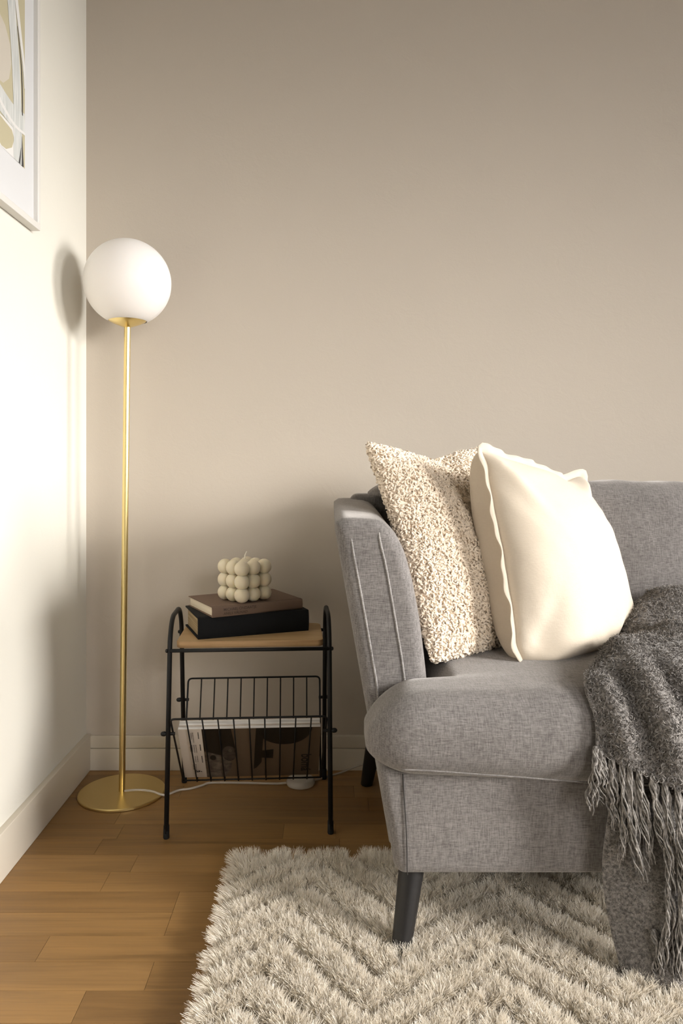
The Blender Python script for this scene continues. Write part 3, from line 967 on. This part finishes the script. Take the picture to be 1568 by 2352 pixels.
# seat cushions, each with an ear that wraps the arm front
def seat_cushion(m_):
    V, F = round_box((0.2, 1.345, 0.350), (SC - 0.002, 1.985, 0.497), 0.058, 6, (30, 30, 6))
    x, y, z = V.T.copy()
    u = (x - 0.2) / (SC - 0.202); v_ = (y - 1.345) / 0.64; w_ = (z - 0.350) / 0.147
    front = 1 - sstep(1.470, 1.492, y)
    xs_ = 0.136 * front * (1 - sstep(0.20, 0.42, x))
    ear = 0.136 * front * np.clip((0.42 - x) / 0.22, 0, 1)
    x2 = x - ear
    # bigger rounding at the ear's outer top corner
    d = np.clip((0.165 - x2) / 0.10, 0, 1)
    z2 = z - 0.030 * d ** 2 * np.clip(w_, 0, 1) * front
    z2 += 0.010 * d ** 2 * (1 - np.clip(w_, 0, 1)) * front
    crown = np.clip(4 * u * (1 - u), 0, 1) ** 0.7 * np.clip(4 * v_ * (1 - v_), 0, 1) ** 0.6
    z2 += np.where(w_ > 0.5, 0.024, -0.006) * crown * np.abs(2 * w_ - 1)
    z2 += -0.024 * sstep(0.0, 0.55, u) * (1 - np.clip(w_, 0, 1)) * (1 - sstep(1.40, 1.6, y))
    y2 = y - 0.012 * np.clip(1 - (2 * w_ - 1) ** 2, 0, 1) * (1 - sstep(1.36, 1.46, y)) * np.clip(4 * u * (1 - u) + 0.4, 0, 1)
    P = np.c_[x2, y2, z2]
    P[:, 2] += 0.0025 * wob(P, 14, 5) * (w_ > 0.5)
    cu = mk('seat_cushion', mir(P, m_), flip(F, m_), M_sofa, sofa)
    path = []
    for xi in np.linspace(0.125, SC - 0.04, 34):
        zt = 0.377 - 0.025 * sstep(0.1, 0.55, xi)
        k = (np.abs(P[:, 0] - xi) < 0.025) & (np.abs(P[:, 2] - zt) < 0.022)
        if k.any(): path.append((xi, P[k, 1].min() - 0.0002, zt))
    path = np.array(path); path[1:-1, 1] = (path[:-2, 1] + path[1:-1, 1] + path[2:, 1]) / 3
    tV, tF = tube(spline(path, 90), 0.0013, 6)
    mk('seam', mir(tV, m_), flip(tF, m_), M_sofa, cu)
    return cu


def back_cushion(m_):
    V, F = round_box((0.205, 1.955, 0.47), (SC - 0.003, 2.115, 0.876), 0.055, 6, (36, 4, 22))
    x, y, z = V.T.copy()
    u = (x - 0.205) / (SC - 0.208); w_ = (z - 0.47) / 0.406
    over = sstep(0.822, 0.845, z)
    x2 = x - 0.118 * over * np.clip((0.40 - x) / 0.2, 0, 1)
    belly = np.clip(4 * u * (1 - u), 0, 1) ** 0.7 * np.clip(4 * w_ * (1 - w_), 0, 1) ** 0.6
    y2 = y + 0.055 * (w_ - 0.5) - np.where(y < 2.03, 0.028, 0.0) * belly
    P = np.c_[x2, y2, z + 0.006 * np.clip(4 * u * (1 - u), 0, 1)]
    cr = wob(P * np.array([1.0, 0.4, 0.35]), 55, 8) * sstep(0.5, 1.0, w_) + 0.5 * wob(P, 22, 9)
    P[:, 1] += 0.0055 * cr; P[:, 2] += 0.003 * cr * (w_ > 0.9)
    return mk('back_cushion', mir(P, m_), flip(F, m_), M_sofa, sofa)


for m_ in (0, 1):
    seat_cushion(m_); back_cushion(m_)
    for top, foot, r0, r1 in (((0.158, 1.438, 0.176), (0.1275, 1.386, 0.010), 0.0255, 0.0180), ((0.126, 2.10, 0.170), (0.1025, 2.165, 0.0), 0.0250, 0.0175)):
        a = np.linspace(0, 2 * math.pi, 24, endpoint=False); rg = []
        for s_, rr_ in ((0, r0), (0.5, (r0 + r1) / 2), (0.985, r1), (1.0, r1 - 0.002)):
            c_ = np.array(top) * (1 - s_) + np.array(foot) * s_
            rg.append(np.c_[c_[0] + rr_ * np.cos(a), c_[1] + rr_ * np.sin(a), np.full(24, c_[2])])
        lV, lF = grid_faces(np.array(rg), closed_v=True)
        lF += [tuple(range(24)), tuple(3 * 24 + j for j in reversed(range(24)))]
        lF = [tuple(reversed(f)) for f in lF]
        mk('leg', mir(lV, m_), flip(lF, m_), M_leg, sofa, smooth='auto')


# ------------------------------------------------------------------ pillows
def pillow_surface(BL, BR, TL, TR, tf_front, tf_back, n=44, pinch=0.07, seed=1, wr=0.004, pw=0.5, sag=0.0, pv_low=None, pb=None, corner=0.0, pinch_b=None):
    BL, BR, TL, TR = (np.array(p, float) for p in (BL, BR, TL, TR))
    E = nrm((BR - BL) + (TR - TL)); U = nrm((TL - BL) + (TR - BR)); N = nrm(np.cross(E, U))    # towards the room
    t = np.sin(np.linspace(-math.pi / 2, math.pi / 2, n))
    u, v_ = np.meshgrid(t, t, indexing='ij')
    uu = u * (1 - pinch * (1 - v_ ** 2)) * (1 - corner * np.clip(-v_, 0, 1) ** 5); vv = v_ * (1 - np.where(v_ < 0, pinch if pinch_b is None else pinch_b, pinch) * (1 - u ** 2))
    a = (uu + 1) / 2; b = (vv + 1) / 2
    P = (((1 - a) * (1 - b))[..., None] * BL + (a * (1 - b))[..., None] * BR + ((1 - a) * b)[..., None] * TL + (a * b)[..., None] * TR)
    q_ = np.where(v_ < 0, pv_low or pw, pw)
    pf = (np.clip(1 - u ** 2, 0, 1) ** pw) * (np.clip(1 - v_ ** 2, 0, 1) ** q_)
    pbk = (np.clip(1 - u ** 2, 0, 1) ** (pb or pw)) * (np.clip(1 - v_ ** 2, 0, 1) ** (pb or pw))
    pf = pf * (1 - sag * v_)
    wz = wob(P, 26, seed) * wr * np.clip(pf * 3, 0, 1)
    Fp = P + N * (tf_front * pf + wz)[..., None]
    Bp = P - N * (tf_back * pbk)[..., None]
    return P, Fp, Bp, E, U, N, u, v_


def pillow_mesh(Fp, Bp):
    n = Fp.shape[0]
    V = np.concatenate([Fp.reshape(-1, 3), Bp.reshape(-1, 3)])
    F = grid_faces(Fp)[1] + [tuple(n * n + i for i in reversed(f)) for f in grid_faces(Bp)[1]]
    # weld the rim: back-grid border uses the front-grid border verts
    remap = np.arange(2 * n * n)
    for i in range(n):
        for (p, q) in ((i, 0), (i, n - 1), (0, i), (n - 1, i)):
            remap[n * n + p * n + q] = p * n + q
    F = [tuple(int(remap[i]) for i in f) for f in F]
    return V, F


# --- boucle pillow in the corner
P, Fp, Bp, E, U, N, u, v_ = pillow_surface((0.207, 1.562, 0.512), (0.545, 1.83, 0.512), (0.082, 1.735, 0.972), (0.405, 2.040, 0.968), 0.062, 0.045, 48, 0.085, 3, 0.006, 0.48, 0.0, 0.30, None, 0.04, 0.0)
dip = np.exp(-((u + 0.05) / 0.40) ** 2) * sstep(0.25, 1.0, v_)
for A in (Fp, Bp): A -= U * (0.020 * dip)[..., None]
Fp -= N * (0.020 * np.exp(-((u - 0.15) / 0.22) ** 2) * sstep(-0.2, 0.8, v_))[..., None]
Fp += N * (0.012 * np.exp(-((u + v_ * 0.5 + 0.25) / 0.25) ** 2) * np.clip(1 - v_ ** 2, 0, 1))[..., None]
for A in (Fp, Bp): A[..., 2] = np.maximum(A[..., 2], 0.512)
V, F = pillow_mesh(Fp, Bp)
sherpa = tag(empty('boucle_pillow', (0.30, 1.74, 0.51)), 'curly cream boucle pillow leaning in the sofa corner behind the linen one', 'pillow')
mk('pillow_body', V, F, M_sherpa, sherpa)


def tri_sample(V, F, count, r, weight=None):
    q = np.array([f for f in F if len(f) == 4])
    T = np.concatenate([q[:, [0, 1, 2]], q[:, [0, 2, 3]]])
    a, b, c = V[T[:, 0]], V[T[:, 1]], V[T[:, 2]]
    cr = np.cross(b - a, c - a); ar = np.linalg.norm(cr, axis=1) / 2
    nv = nrm(cr)
    wgt = ar if weight is None else ar * weight((a + b + c) / 3, nv)
    k = r.choice(len(T), count, p=wgt / wgt.sum())
    s = np.sqrt(r.random(count)); t_ = r.random(count)
    p = a[k] * (1 - s)[:, None] + b[k] * (s * (1 - t_))[:, None] + c[k] * (s * t_)[:, None]
    return p, nv[k]


def curls(P0, Nn, r, loop, rad, segs=6, sides=4, turn=(3.5, 6.5)):
    """small open loops of yarn standing on a surface"""
    n = len(P0)
    ref = r.normal(size=(n, 3)); A = nrm(np.cross(Nn, ref)); B = np.cross(Nn, A)
    tilt = (r.random(n) * 1.1 + 0.15)[:, None]
    D = nrm(Nn * np.sin(tilt) + B * np.cos(tilt))
    R_ = loop * (0.6 + 0.8 * r.random(n)); tot = turn[0] + (turn[1] - turn[0]) * r.random(n); ph = r.random(n) * 6.28
    t = np.linspace(0, 1, segs)
    an = ph[:, None] + tot[:, None] * t
    C = P0[:, None] + Nn[:, None] * (R_ * 0.9)[:, None, None] + R_[:, None, None] * (np.cos(an)[..., None] * A[:, None] + np.sin(an)[..., None] * D[:, None])
    C += np.cross(A, D)[:, None] * ((t - 0.5)[None, :, None] * (R_ * 1.3)[:, None, None])
    T = nrm(np.gradient(C, axis=1)); W_ = nrm(np.cross(T, np.cross(A, D)[:, None])); Z = np.cross(T, W_)
    rr_ = rad * (0.75 + 0.5 * r.random(n))[:, None] * np.array([0.55] + [1.0] * (segs - 2) + [0.55])
    a = np.arange(sides) * 2 * math.pi / sides
    V = C[:, :, None] + rr_[..., None, None] * (np.cos(a)[:, None] * W_[:, :, None] + np.sin(a)[:, None] * Z[:, :, None])
    base = (np.arange(n) * segs * sides)[:, None, None, None]
    i = np.arange(segs - 1)[None, :, None]; j = np.arange(sides)[None, None, :]
    f = np.stack([i * sides + j, i * sides + (j + 1) % sides, (i + 1) * sides + (j + 1) % sides, (i + 1) * sides + j], -1)
    F = (base + f).reshape(-1, 4)
    return V.reshape(-1, 3), F


def strands(P0, D0, D1, length, w0, w1, r, segs=3):
    """flat tapering fibres: start direction D0 bending to D1"""
    n = len(P0)
    t = np.linspace(0, 1, segs + 1)
    dirs = nrm(D0[:, None] * (1 - t)[None, :, None] + D1[:, None] * t[None, :, None])
    step = (length / segs)[:, None, None] * dirs
    C = P0[:, None] + np.concatenate([np.zeros((n, 1, 3)), np.cumsum(step[:, :-1], 1)], 1)
    side = nrm(np.cross(D0 + 0.3 * D1, r.normal(size=(n, 3))))
    w_ = (w0 * (1 - t) + w1 * t)[None, :, None] * (0.7 + 0.6 * r.random(n))[:, None, None] / 2
    V = np.stack([C - side[:, None] * w_, C + side[:, None] * w_], 2)          # n, segs+1, 2, 3
    base = (np.arange(n) * (segs + 1) * 2)[:, None, None]
    i = np.arange(segs)[None, :, None] * 2
    f = np.concatenate([i, i + 1, i + 3, i + 2], -1)
    return V.reshape(-1, 3), (base + f).reshape(-1, 4)


cr_ = np.random.default_rng(21)
view = lambda c, nv: np.where(nrm(np.array([0, 0, CAMZ]) - c)[:, 0] * nv[:, 0] + nrm(np.array([0, 0, CAMZ]) - c)[:, 1] * nv[:, 1] + nrm(np.array([0, 0, CAMZ]) - c)[:, 2] * nv[:, 2] > -0.25, 1.0, 0.35)
oc = Fp.reshape(-1, 3).mean(0) * 0.5 + Bp.reshape(-1, 3).mean(0) * 0.5
def outward(F, V):
    a = np.array([f for f in F if len(f) == 4]); fn_ = np.cross(V[a[:, 1]] - V[a[:, 0]], V[a[:, 2]] - V[a[:, 0]])
    return [tuple(f) if d > 0 else tuple(f[::-1]) for f, d in zip(a, ((V[a].mean(1) - oc) * fn_).sum(1))]
p, nv = tri_sample(V, outward(F, V), 16500, cr_, view)
cV, cF = curls(p - nv * 0.0015, nv, cr_, 0.0036, 0.0025, 6, 4)
mk('curly_pile', cV, cF, M_sherpa, sherpa, kind='stuff')

# --- linen pillow in front of it
P, Fp, Bp, E, U, N, u, v_ = pillow_surface((0.390, 1.565, 0.512), (0.732, 1.868, 0.518), (0.337, 1.690, 0.955), (0.655, 1.965, 0.893), 0.112, 0.125, 64, 0.06, 12, 0.005, 0.46, 0.18, 0.24, 0.26, 0.06, 0.02)
Fp[..., 2] -= 0.055 * np.exp(-((v_ + 0.78) / 0.32) ** 2) * (1 - u ** 6)
for A in (Fp, Bp): A -= U * (0.020 * np.exp(-((u - 0.5) / 0.28) ** 2) * sstep(0.4, 1.0, v_))[..., None]
# soft folds running in from the corners and along the lower edge
for (cu, cv_, du, dv, am, wd, ln) in ((-1, -1, 1, 0.55, 0.014, 0.10, 0.55), (-1, -1, 0.55, 1, -0.010, 0.09, 0.5), (1, 1, -0.7, -1, -0.016, 0.09, 0.45), (1, 1, -1, -0.5, 0.010, 0.10, 0.5), (-1, 1, 0.6, -1, 0.010, 0.10, 0.6), (1, -1, -1, 0.3, -0.008, 0.09, 0.5), (0.1, -0.95, 0.7, 0.45, -0.012, 0.07, 0.5), (0.35, -0.95, 0.7, 0.5, 0.009, 0.06, 0.4)):
    l_ = math.hypot(du, dv); du, dv = du / l_, dv / l_
    s_ = (u - cu) * du + (v_ - cv_) * dv; t_ = -(u - cu) * dv + (v_ - cv_) * du
    Fp += N * (1.5 * am * np.exp(-(t_ / wd) ** 2) * sstep(0.0, 0.18, s_) * (1 - sstep(0.25, ln + 0.35, s_)))[..., None]
for A in (Fp, Bp): A[..., 2] = np.maximum(A[..., 2], 0.508 + 0.002 * np.sin(A[..., 0] * 60))
V, F = pillow_mesh(Fp, Bp)
linen = tag(empty('linen_pillow', (0.56, 1.78, 0.51)), 'plump smooth cream linen pillow with flanged edge on the sofa seat', 'pillow')
lp = mk('pillow_body', V, F, M_linen, linen)
n = Fp.shape[0]
ring = [(i, 0) for i in range(n)] + [(n - 1, j) for j in range(1, n)] + [(i, n - 1) for i in range(n - 2, -1, -1)] + [(0, j) for j in range(n - 2, 0, -1)]
rim = np.array([Fp[i, j] for i, j in ring]); rim = resample(np.vstack([rim, rim[:1]]), 241)[:-1]
cen = P.mean((0, 1)); out_ = rim - cen; out_ -= N * (out_ @ N)[:, None]
tg = nrm(np.roll(rim, -2, 0) - np.roll(rim, 2, 0)); on = nrm(np.cross(tg, N)); on *= np.sign((on * out_).sum(1))[:, None]
sarc = np.arange(240) / 240 * 2 * math.pi
wave = 0.003 * np.sin(sarc * 13) + 0.002 * np.sin(sarc * 29 + 1)
fw = 0.018
rows = []
for s_, lift in ((-0.15, 0.0022), (0.35, 0.003), (1.0, 0.0012), (1.02, 0.0), (1.0, -0.0012), (0.35, -0.003), (-0.15, -0.0022)):
    q = rim + on * fw * s_ + N * (lift + wave * max(s_, 0) * 1.3 + 0.006 * max(s_, 0))[:, None] if not np.isscalar(wave) else rim
    q[:, 2] = np.maximum(q[:, 2], 0.507)
    rows.append(q)
fV, fF = grid_faces(np.array(rows), closed_u=True, closed_v=True)
mk('flange', fV, fF, M_linen_flange, linen)

# ------------------------------------------------------------------ shaggy rug
RX0, RX1, RY0, RY1 = -0.216, 2.25, 0.10, 1.716
rug = tag(empty('shag_rug', ((RX0 + RX1) / 2, (RY0 + RY1) / 2, 0)), 'thick ivory shag rug with carved zigzag ridges under the sofa', 'rug')
MB().rbox((RX0, RY0, 0.0), (RX1, RY1, 0.007), 0.003).build('backing', M_rugback, rug)


def tri_wave(x): return np.abs(((x + 0.275) / 0.42) % 1.0 * 2 - 1)       # 1 at the valleys, 0 at the peaks


def rug_phase(x, y): return (y + 0.19 * tri_wave(x - 0.30 * (y - 1.5)) + 0.004 * np.sin(x * 23) + 0.004 * np.sin(y * 31 + x * 11)) / 0.088


def rug_pile(n, x0, x1, y0, y1, wd, r, lens=1.0):
    x = x0 + (x1 - x0) * r.random(n); y = y0 + (y1 - y0) * r.random(n)
    ph = rug_phase(x, y); f = ph - np.floor(ph)                            # 0/1 = groove, .5 = ridge crest
    keep = r.random(n) < 0.10 + 0.90 * sstep(0.10, 0.40, np.sin(math.pi * f))
    x, y, f = x[keep], y[keep], f[keep]; n = len(x)
    e = 0.002
    gx = (rug_phase(x + e, y) - rug_phase(x - e, y)) / (2 * e); gy = (rug_phase(x, y + e) - rug_phase(x, y - e)) / (2 * e)
    g = nrm(np.c_[gx, gy])
    ridge = sstep(0.05, 0.75, np.sin(math.pi * f))
    L_ = (0.008 + 0.029 * ridge) * (0.8 + 0.4 * r.random(n)) * lens
    P0 = np.c_[x, y, np.full(n, 0.006)]
    # tufts: fibres of one cell lean together
    cell = 0.009
    ix, iy = np.floor(x / cell + 0.3 * np.sin(y * 300)).astype(int), np.floor(y / cell + 0.3 * np.sin(x * 280)).astype(int)
    h = (ix * 73856093) ^ (iy * 19349663)
    th_ = (h % 9973) / 9973 * 2 * math.pi; am = 0.05 + 0.36 * ((h // 9973) % 997) / 997
    tl = np.c_[np.cos(th_), np.sin(th_)] * am[:, None]
    lean = g * ((f - 0.5) * 0.75)[:, None] + tl + r.normal(size=(n, 2)) * 0.16 + np.array([-0.05, -0.28])
    # fringe over the rug's border
    b = np.zeros((n, 2))
    b[:, 0] -= 0.9 * (1 - sstep(RX0, RX0 + 0.03, x)); b[:, 1] += 0.9 * sstep(RY1 - 0.03, RY1, y)
    lean = lean + b * 1.3
    D0 = nrm(np.c_[lean * 0.35, np.ones(n)]); D1 = nrm(np.c_[lean * 1.5, np.full(n, 0.55)])
    return strands(P0, D0, D1, L_, wd, wd * 0.35, r, 3)


r5 = np.random.default_rng(5)
chunks = [rug_pile(290000, RX0, 0.80, 1.13, RY1, 0.0014, r5), rug_pile(45000, 0.80, RX1, 1.13, RY1, 0.0029, r5), rug_pile(100000, RX0, RX1, RY0, 1.13, 0.0029, r5)]
off = 0; VV = []; FF = []
for a, b in chunks:
    VV.append(a); FF.append(b + off); off += len(a)
mk('pile', np.concatenate(VV), np.concatenate(FF), M_pile, rug, kind='stuff')

# ------------------------------------------------------------------ throw blanket
throw = tag(empty('throw_blanket', (0.68, 1.40, 0.03)), 'charcoal mohair throw with long fringe hanging over the seat front', 'blanket')
ctrl = [
    # row: back of the seat -> lower woven edge;   columns: left edge -> right
    [(0.715, 1.86, 0.545), (0.76, 1.87, 0.575), (0.82, 1.87, 0.60), (0.90, 1.87, 0.60), (1.00, 1.86, 0.575), (1.08, 1.86, 0.53)],
    [(0.690, 1.78, 0.540), (0.74, 1.78, 0.590), (0.81, 1.78, 0.612), (0.90, 1.78, 0.612), (1.00, 1.78, 0.585), (1.09, 1.78, 0.53)],
    [(0.655, 1.68, 0.532), (0.71, 1.68, 0.545), (0.78, 1.68, 0.548), (0.88, 1.68, 0.550), (1.00, 1.68, 0.545), (1.10, 1.68, 0.53)],
    [(0.585, 1.585, 0.531), (0.645, 1.59, 0.562), (0.72, 1.59, 0.576), (0.82, 1.59, 0.570), (0.95, 1.59, 0.560), (1.08, 1.59, 0.53)],
    [(0.525, 1.480, 0.527), (0.590, 1.48, 0.553), (0.665, 1.475, 0.566), (0.77, 1.475, 0.545), (0.90, 1.475, 0.550), (1.04, 1.475, 0.525)],
    [(0.470, 1.392, 0.515), (0.545, 1.385, 0.536), (0.620, 1.372, 0.530), (0.71, 1.378, 0.518), (0.84, 1.375, 0.520), (0.98, 1.385, 0.508)],
    [(0.470, 1.338, 0.470), (0.540, 1.320, 0.475), (0.605, 1.304, 0.462), (0.69, 1.318, 0.440), (0.81, 1.305, 0.440), (0.94, 1.318, 0.43)],
    [(0.467, 1.321, 0.417), (0.520, 1.310, 0.392), (0.585, 1.288, 0.368), (0.67, 1.306, 0.318), (0.78, 1.292, 0.29), (0.90, 1.308, 0.27)],
]
G = patch(ctrl, 90, 80)
d_u = np.gradient(G, axis=0); d_v = np.gradient(G, axis=1); GN = nrm(np.cross(d_v, d_u))
if GN[45, 40, 2] < 0: GN = -GN
folds = 0.009 * wob(G * np.array([1.0, 0.35, 0.35]), 48, 31, 2) + 0.004 * wob(G, 70, 33, 2)
hang = 1 - sstep(1.34, 1.46, G[..., 1])
folds = folds + hang * 0.011 * np.sin((G[..., 0] - 0.22 * (0.5 - G[..., 2])) * 78 + 0.9 + 0.8 * wob(G, 9, 77))
edge = np.minimum(np.minimum(np.arange(80)[None, :] / 10, 1), np.minimum(np.arange(90)[::-1, None] / 8, 1))
G = G + GN * (folds * (0.3 + 0.7 * edge) + 0.004)[..., None]


def thick_sheet(name, G, GN, t_, mat, parent):
    n_, m_ = G.shape[:2]
    A, B = G + GN * t_ / 2, G - GN * t_ / 2
    V = np.concatenate([A.reshape(-1, 3), B.reshape(-1, 3)]); f = grid_faces(G)[1]; o = n_ * m_
    F = list(f) + [tuple(o + i for i in reversed(q)) for q in f]
    bd = [(i, 0) for i in range(n_)] + [(n_ - 1, j) for j in range(1, m_)] + [(i, m_ - 1) for i in range(n_ - 2, -1, -1)] + [(0, j) for j in range(m_ - 2, 0, -1)]
    ids = [i * m_ + j for i, j in bd]
    for a, b in zip(ids, ids[1:] + ids[:1]): F.append((a, b, o + b, o + a))
    return mk(name, V, F, mat, parent)


thick_sheet('woven_cloth', G, GN, 0.005, M_throw, throw)

# under-layer hanging straight down to the rug
c2 = [
    [(0.500, 1.330, 0.350), (0.545, 1.322, 0.350), (0.600, 1.318, 0.350), (0.68, 1.325, 0.34)],
    [(0.488, 1.345, 0.225), (0.545, 1.330, 0.225), (0.605, 1.318, 0.225), (0.68, 1.325, 0.225)],
    [(0.492, 1.350, 0.150), (0.545, 1.332, 0.150), (0.598, 1.312, 0.155), (0.66, 1.320, 0.16)],
    [(0.503, 1.345, 0.085), (0.545, 1.325, 0.085), (0.590, 1.300, 0.09), (0.63, 1.300, 0.10)],
    [(0.512, 1.322, 0.028), (0.540, 1.302, 0.028), (0.575, 1.280, 0.03), (0.60, 1.275, 0.035)],
]
G2 = patch(c2, 60, 34)
N2 = nrm(np.cross(np.gradient(G2, axis=1), np.gradient(G2, axis=0)))
if N2[30, 17, 1] > 0: N2 = -N2
G2 = G2 + N2 * (0.004 * wob(G2 * np.array([1, 1, 0.3]), 60, 41, 2))[..., None]
thick_sheet('hanging_layer', G2, N2, 0.005, M_throw, throw)

# fuzz of the mohair
fr = np.random.default_rng(17)
V1, F1 = grid_faces(G + GN * 0.0025); p, nv = tri_sample(V1, F1, 15000, fr)
nv = np.where((nv * np.array([0, -0.6, 0.8])).sum(1)[:, None] < 0, -nv, nv)
a1 = curls(p - nv * 0.001, nv, fr, 0.0034, 0.00085, 5, 3, (2.0, 4.5))
p, nv = tri_sample(V1, F1, 16000, fr); nv = np.where((nv * np.array([0, -0.6, 0.8])).sum(1)[:, None] < 0, -nv, nv)
a2 = strands(p, nrm(nv + fr.normal(size=nv.shape) * 0.7), nrm(nv * 0.3 + fr.normal(size=nv.shape) * 0.8), 0.006 + 0.007 * fr.random(len(p)), 0.0008, 0.0003, fr, 3)
V3, F3 = grid_faces(G2 + N2 * 0.0025); p, nv = tri_sample(V3, F3, 7000, fr); nv = np.where(nv[:, 1:2] > 0, -nv, nv)
a3 = strands(p, nrm(nv + fr.normal(size=nv.shape) * 0.6), nrm(nv * 0.3 + fr.normal(size=nv.shape) * 0.8), 0.004 + 0.005 * fr.random(len(p)), 0.0008, 0.0003, fr, 3)
off = 0; VV = []; FF = []
for a, b in (a1, a2, a3):
    VV.append(a); FF.append(b + off); off += len(a)
mk('mohair_fuzz', np.concatenate(VV), np.concatenate(FF), M_yarn, throw, kind='stuff')


def tassel(path, spread, n=11, r0=0.0023, seed=0, fan=1.0):
    r = np.random.default_rng(seed); m = MB(); p = spline(np.array(path), 16); t = np.linspace(0, 1, 16)
    for k in range(n):
        a = r.random() * 6.28; q = spread * math.sqrt(r.random()); ln = 0.72 + 0.28 * r.random()
        pp = spline(np.array(path), 40); pp = resample(pp[:int(40 * ln)], 16)
        tw_ = a + t * (2.5 + 2 * r.random())
        env = q * (0.25 + 0.75 * np.sin(np.clip(t * 1.25, 0, 1) * math.pi / 2) * fan)
        off_ = np.c_[np.cos(tw_) * env, np.sin(tw_) * env * 0.8, 0.002 * np.sin(t * 14 + a)]
        off_ += 0.0022 * np.c_[np.sin(t * 21 + a * 3), np.cos(t * 17 + a * 2), np.zeros(16)]
        rad = r0 * (0.6 + 0.6 * r.random()) * (1 - 0.45 * t) * (1 + 0.25 * np.sin(t * 40 + a))
        m.tube(pp + off_, rad, 5)
    return m.build('tassel', M_yarn, throw)


low = G[-1]
ts = np.random.default_rng(9)
lows = [(0.00, 0.115, -0.008), (0.03, 0.10, 0.006), (0.11, 0.13, 0.004), (0.165, 0.185, 0.006), (0.215, 0.215, 0.012), (0.265, 0.18, 0.018), (0.32, 0.15, 0.022), (0.375, 0.21, 0.016), (0.43, 0.22, 0.012), (0.47, 0.20, 0.010), (0.51, 0.15, 0.0), (0.57, 0.19, -0.004), (0.64, 0.17, 0.006), (0.71, 0.18, 0.0), (0.79, 0.17, 0.004), (0.87, 0.18, 0.0), (0.95, 0.17, 0.002)]
for i, (q, ln, dx) in enumerate(lows):
    s0 = low[int(q * 79)]
    yf = min(s0[1], 1.335)
    path = [s0 + np.array([0, 0, 0.008]), s0 + np.array([dx * 0.3, -0.004, -ln * 0.3]), np.array([s0[0] + dx * 0.8, yf - 0.004 + 0.006 * ts.random(), s0[2] - ln * 0.65]), np.array([s0[0] + dx * 1.4 + 0.006 * ts.normal(), yf + 0.006 * ts.random(), s0[2] - ln])]
    tassel(path, 0.0105, 20, 0.0020, 100 + i)
# long tail of fringe beside the under-layer, reaching the rug
for i, (x0, x1, zt, zb_, y) in enumerate(((0.585, 0.572, 0.20, 0.028, 1.290), (0.605, 0.592, 0.22, 0.020, 1.284), (0.622, 0.604, 0.24, 0.034, 1.282), (0.642, 0.628, 0.25, 0.10, 1.288), (0.563, 0.566, 0.11, 0.022, 1.296), (0.518, 0.517, 0.05, 0.020, 1.325), (0.535, 0.530, 0.05, 0.022, 1.318))):
    path = [(x0, y + 0.012, zt), (x0 * 0.6 + x1 * 0.4 + 0.004, y, zt * 0.65 + zb_ * 0.35), (x0 * 0.3 + x1 * 0.7 - 0.003, y - 0.002, zt * 0.3 + zb_ * 0.7), (x1, y - 0.006, zb_)]
    tassel(path, 0.0115, 20, 0.0019, 300 + i, 0.9)

print('planks', n_pl, 'tris', sum(len(o.data.polygons) for o in bpy.data.objects if o.type == 'MESH') * 2)
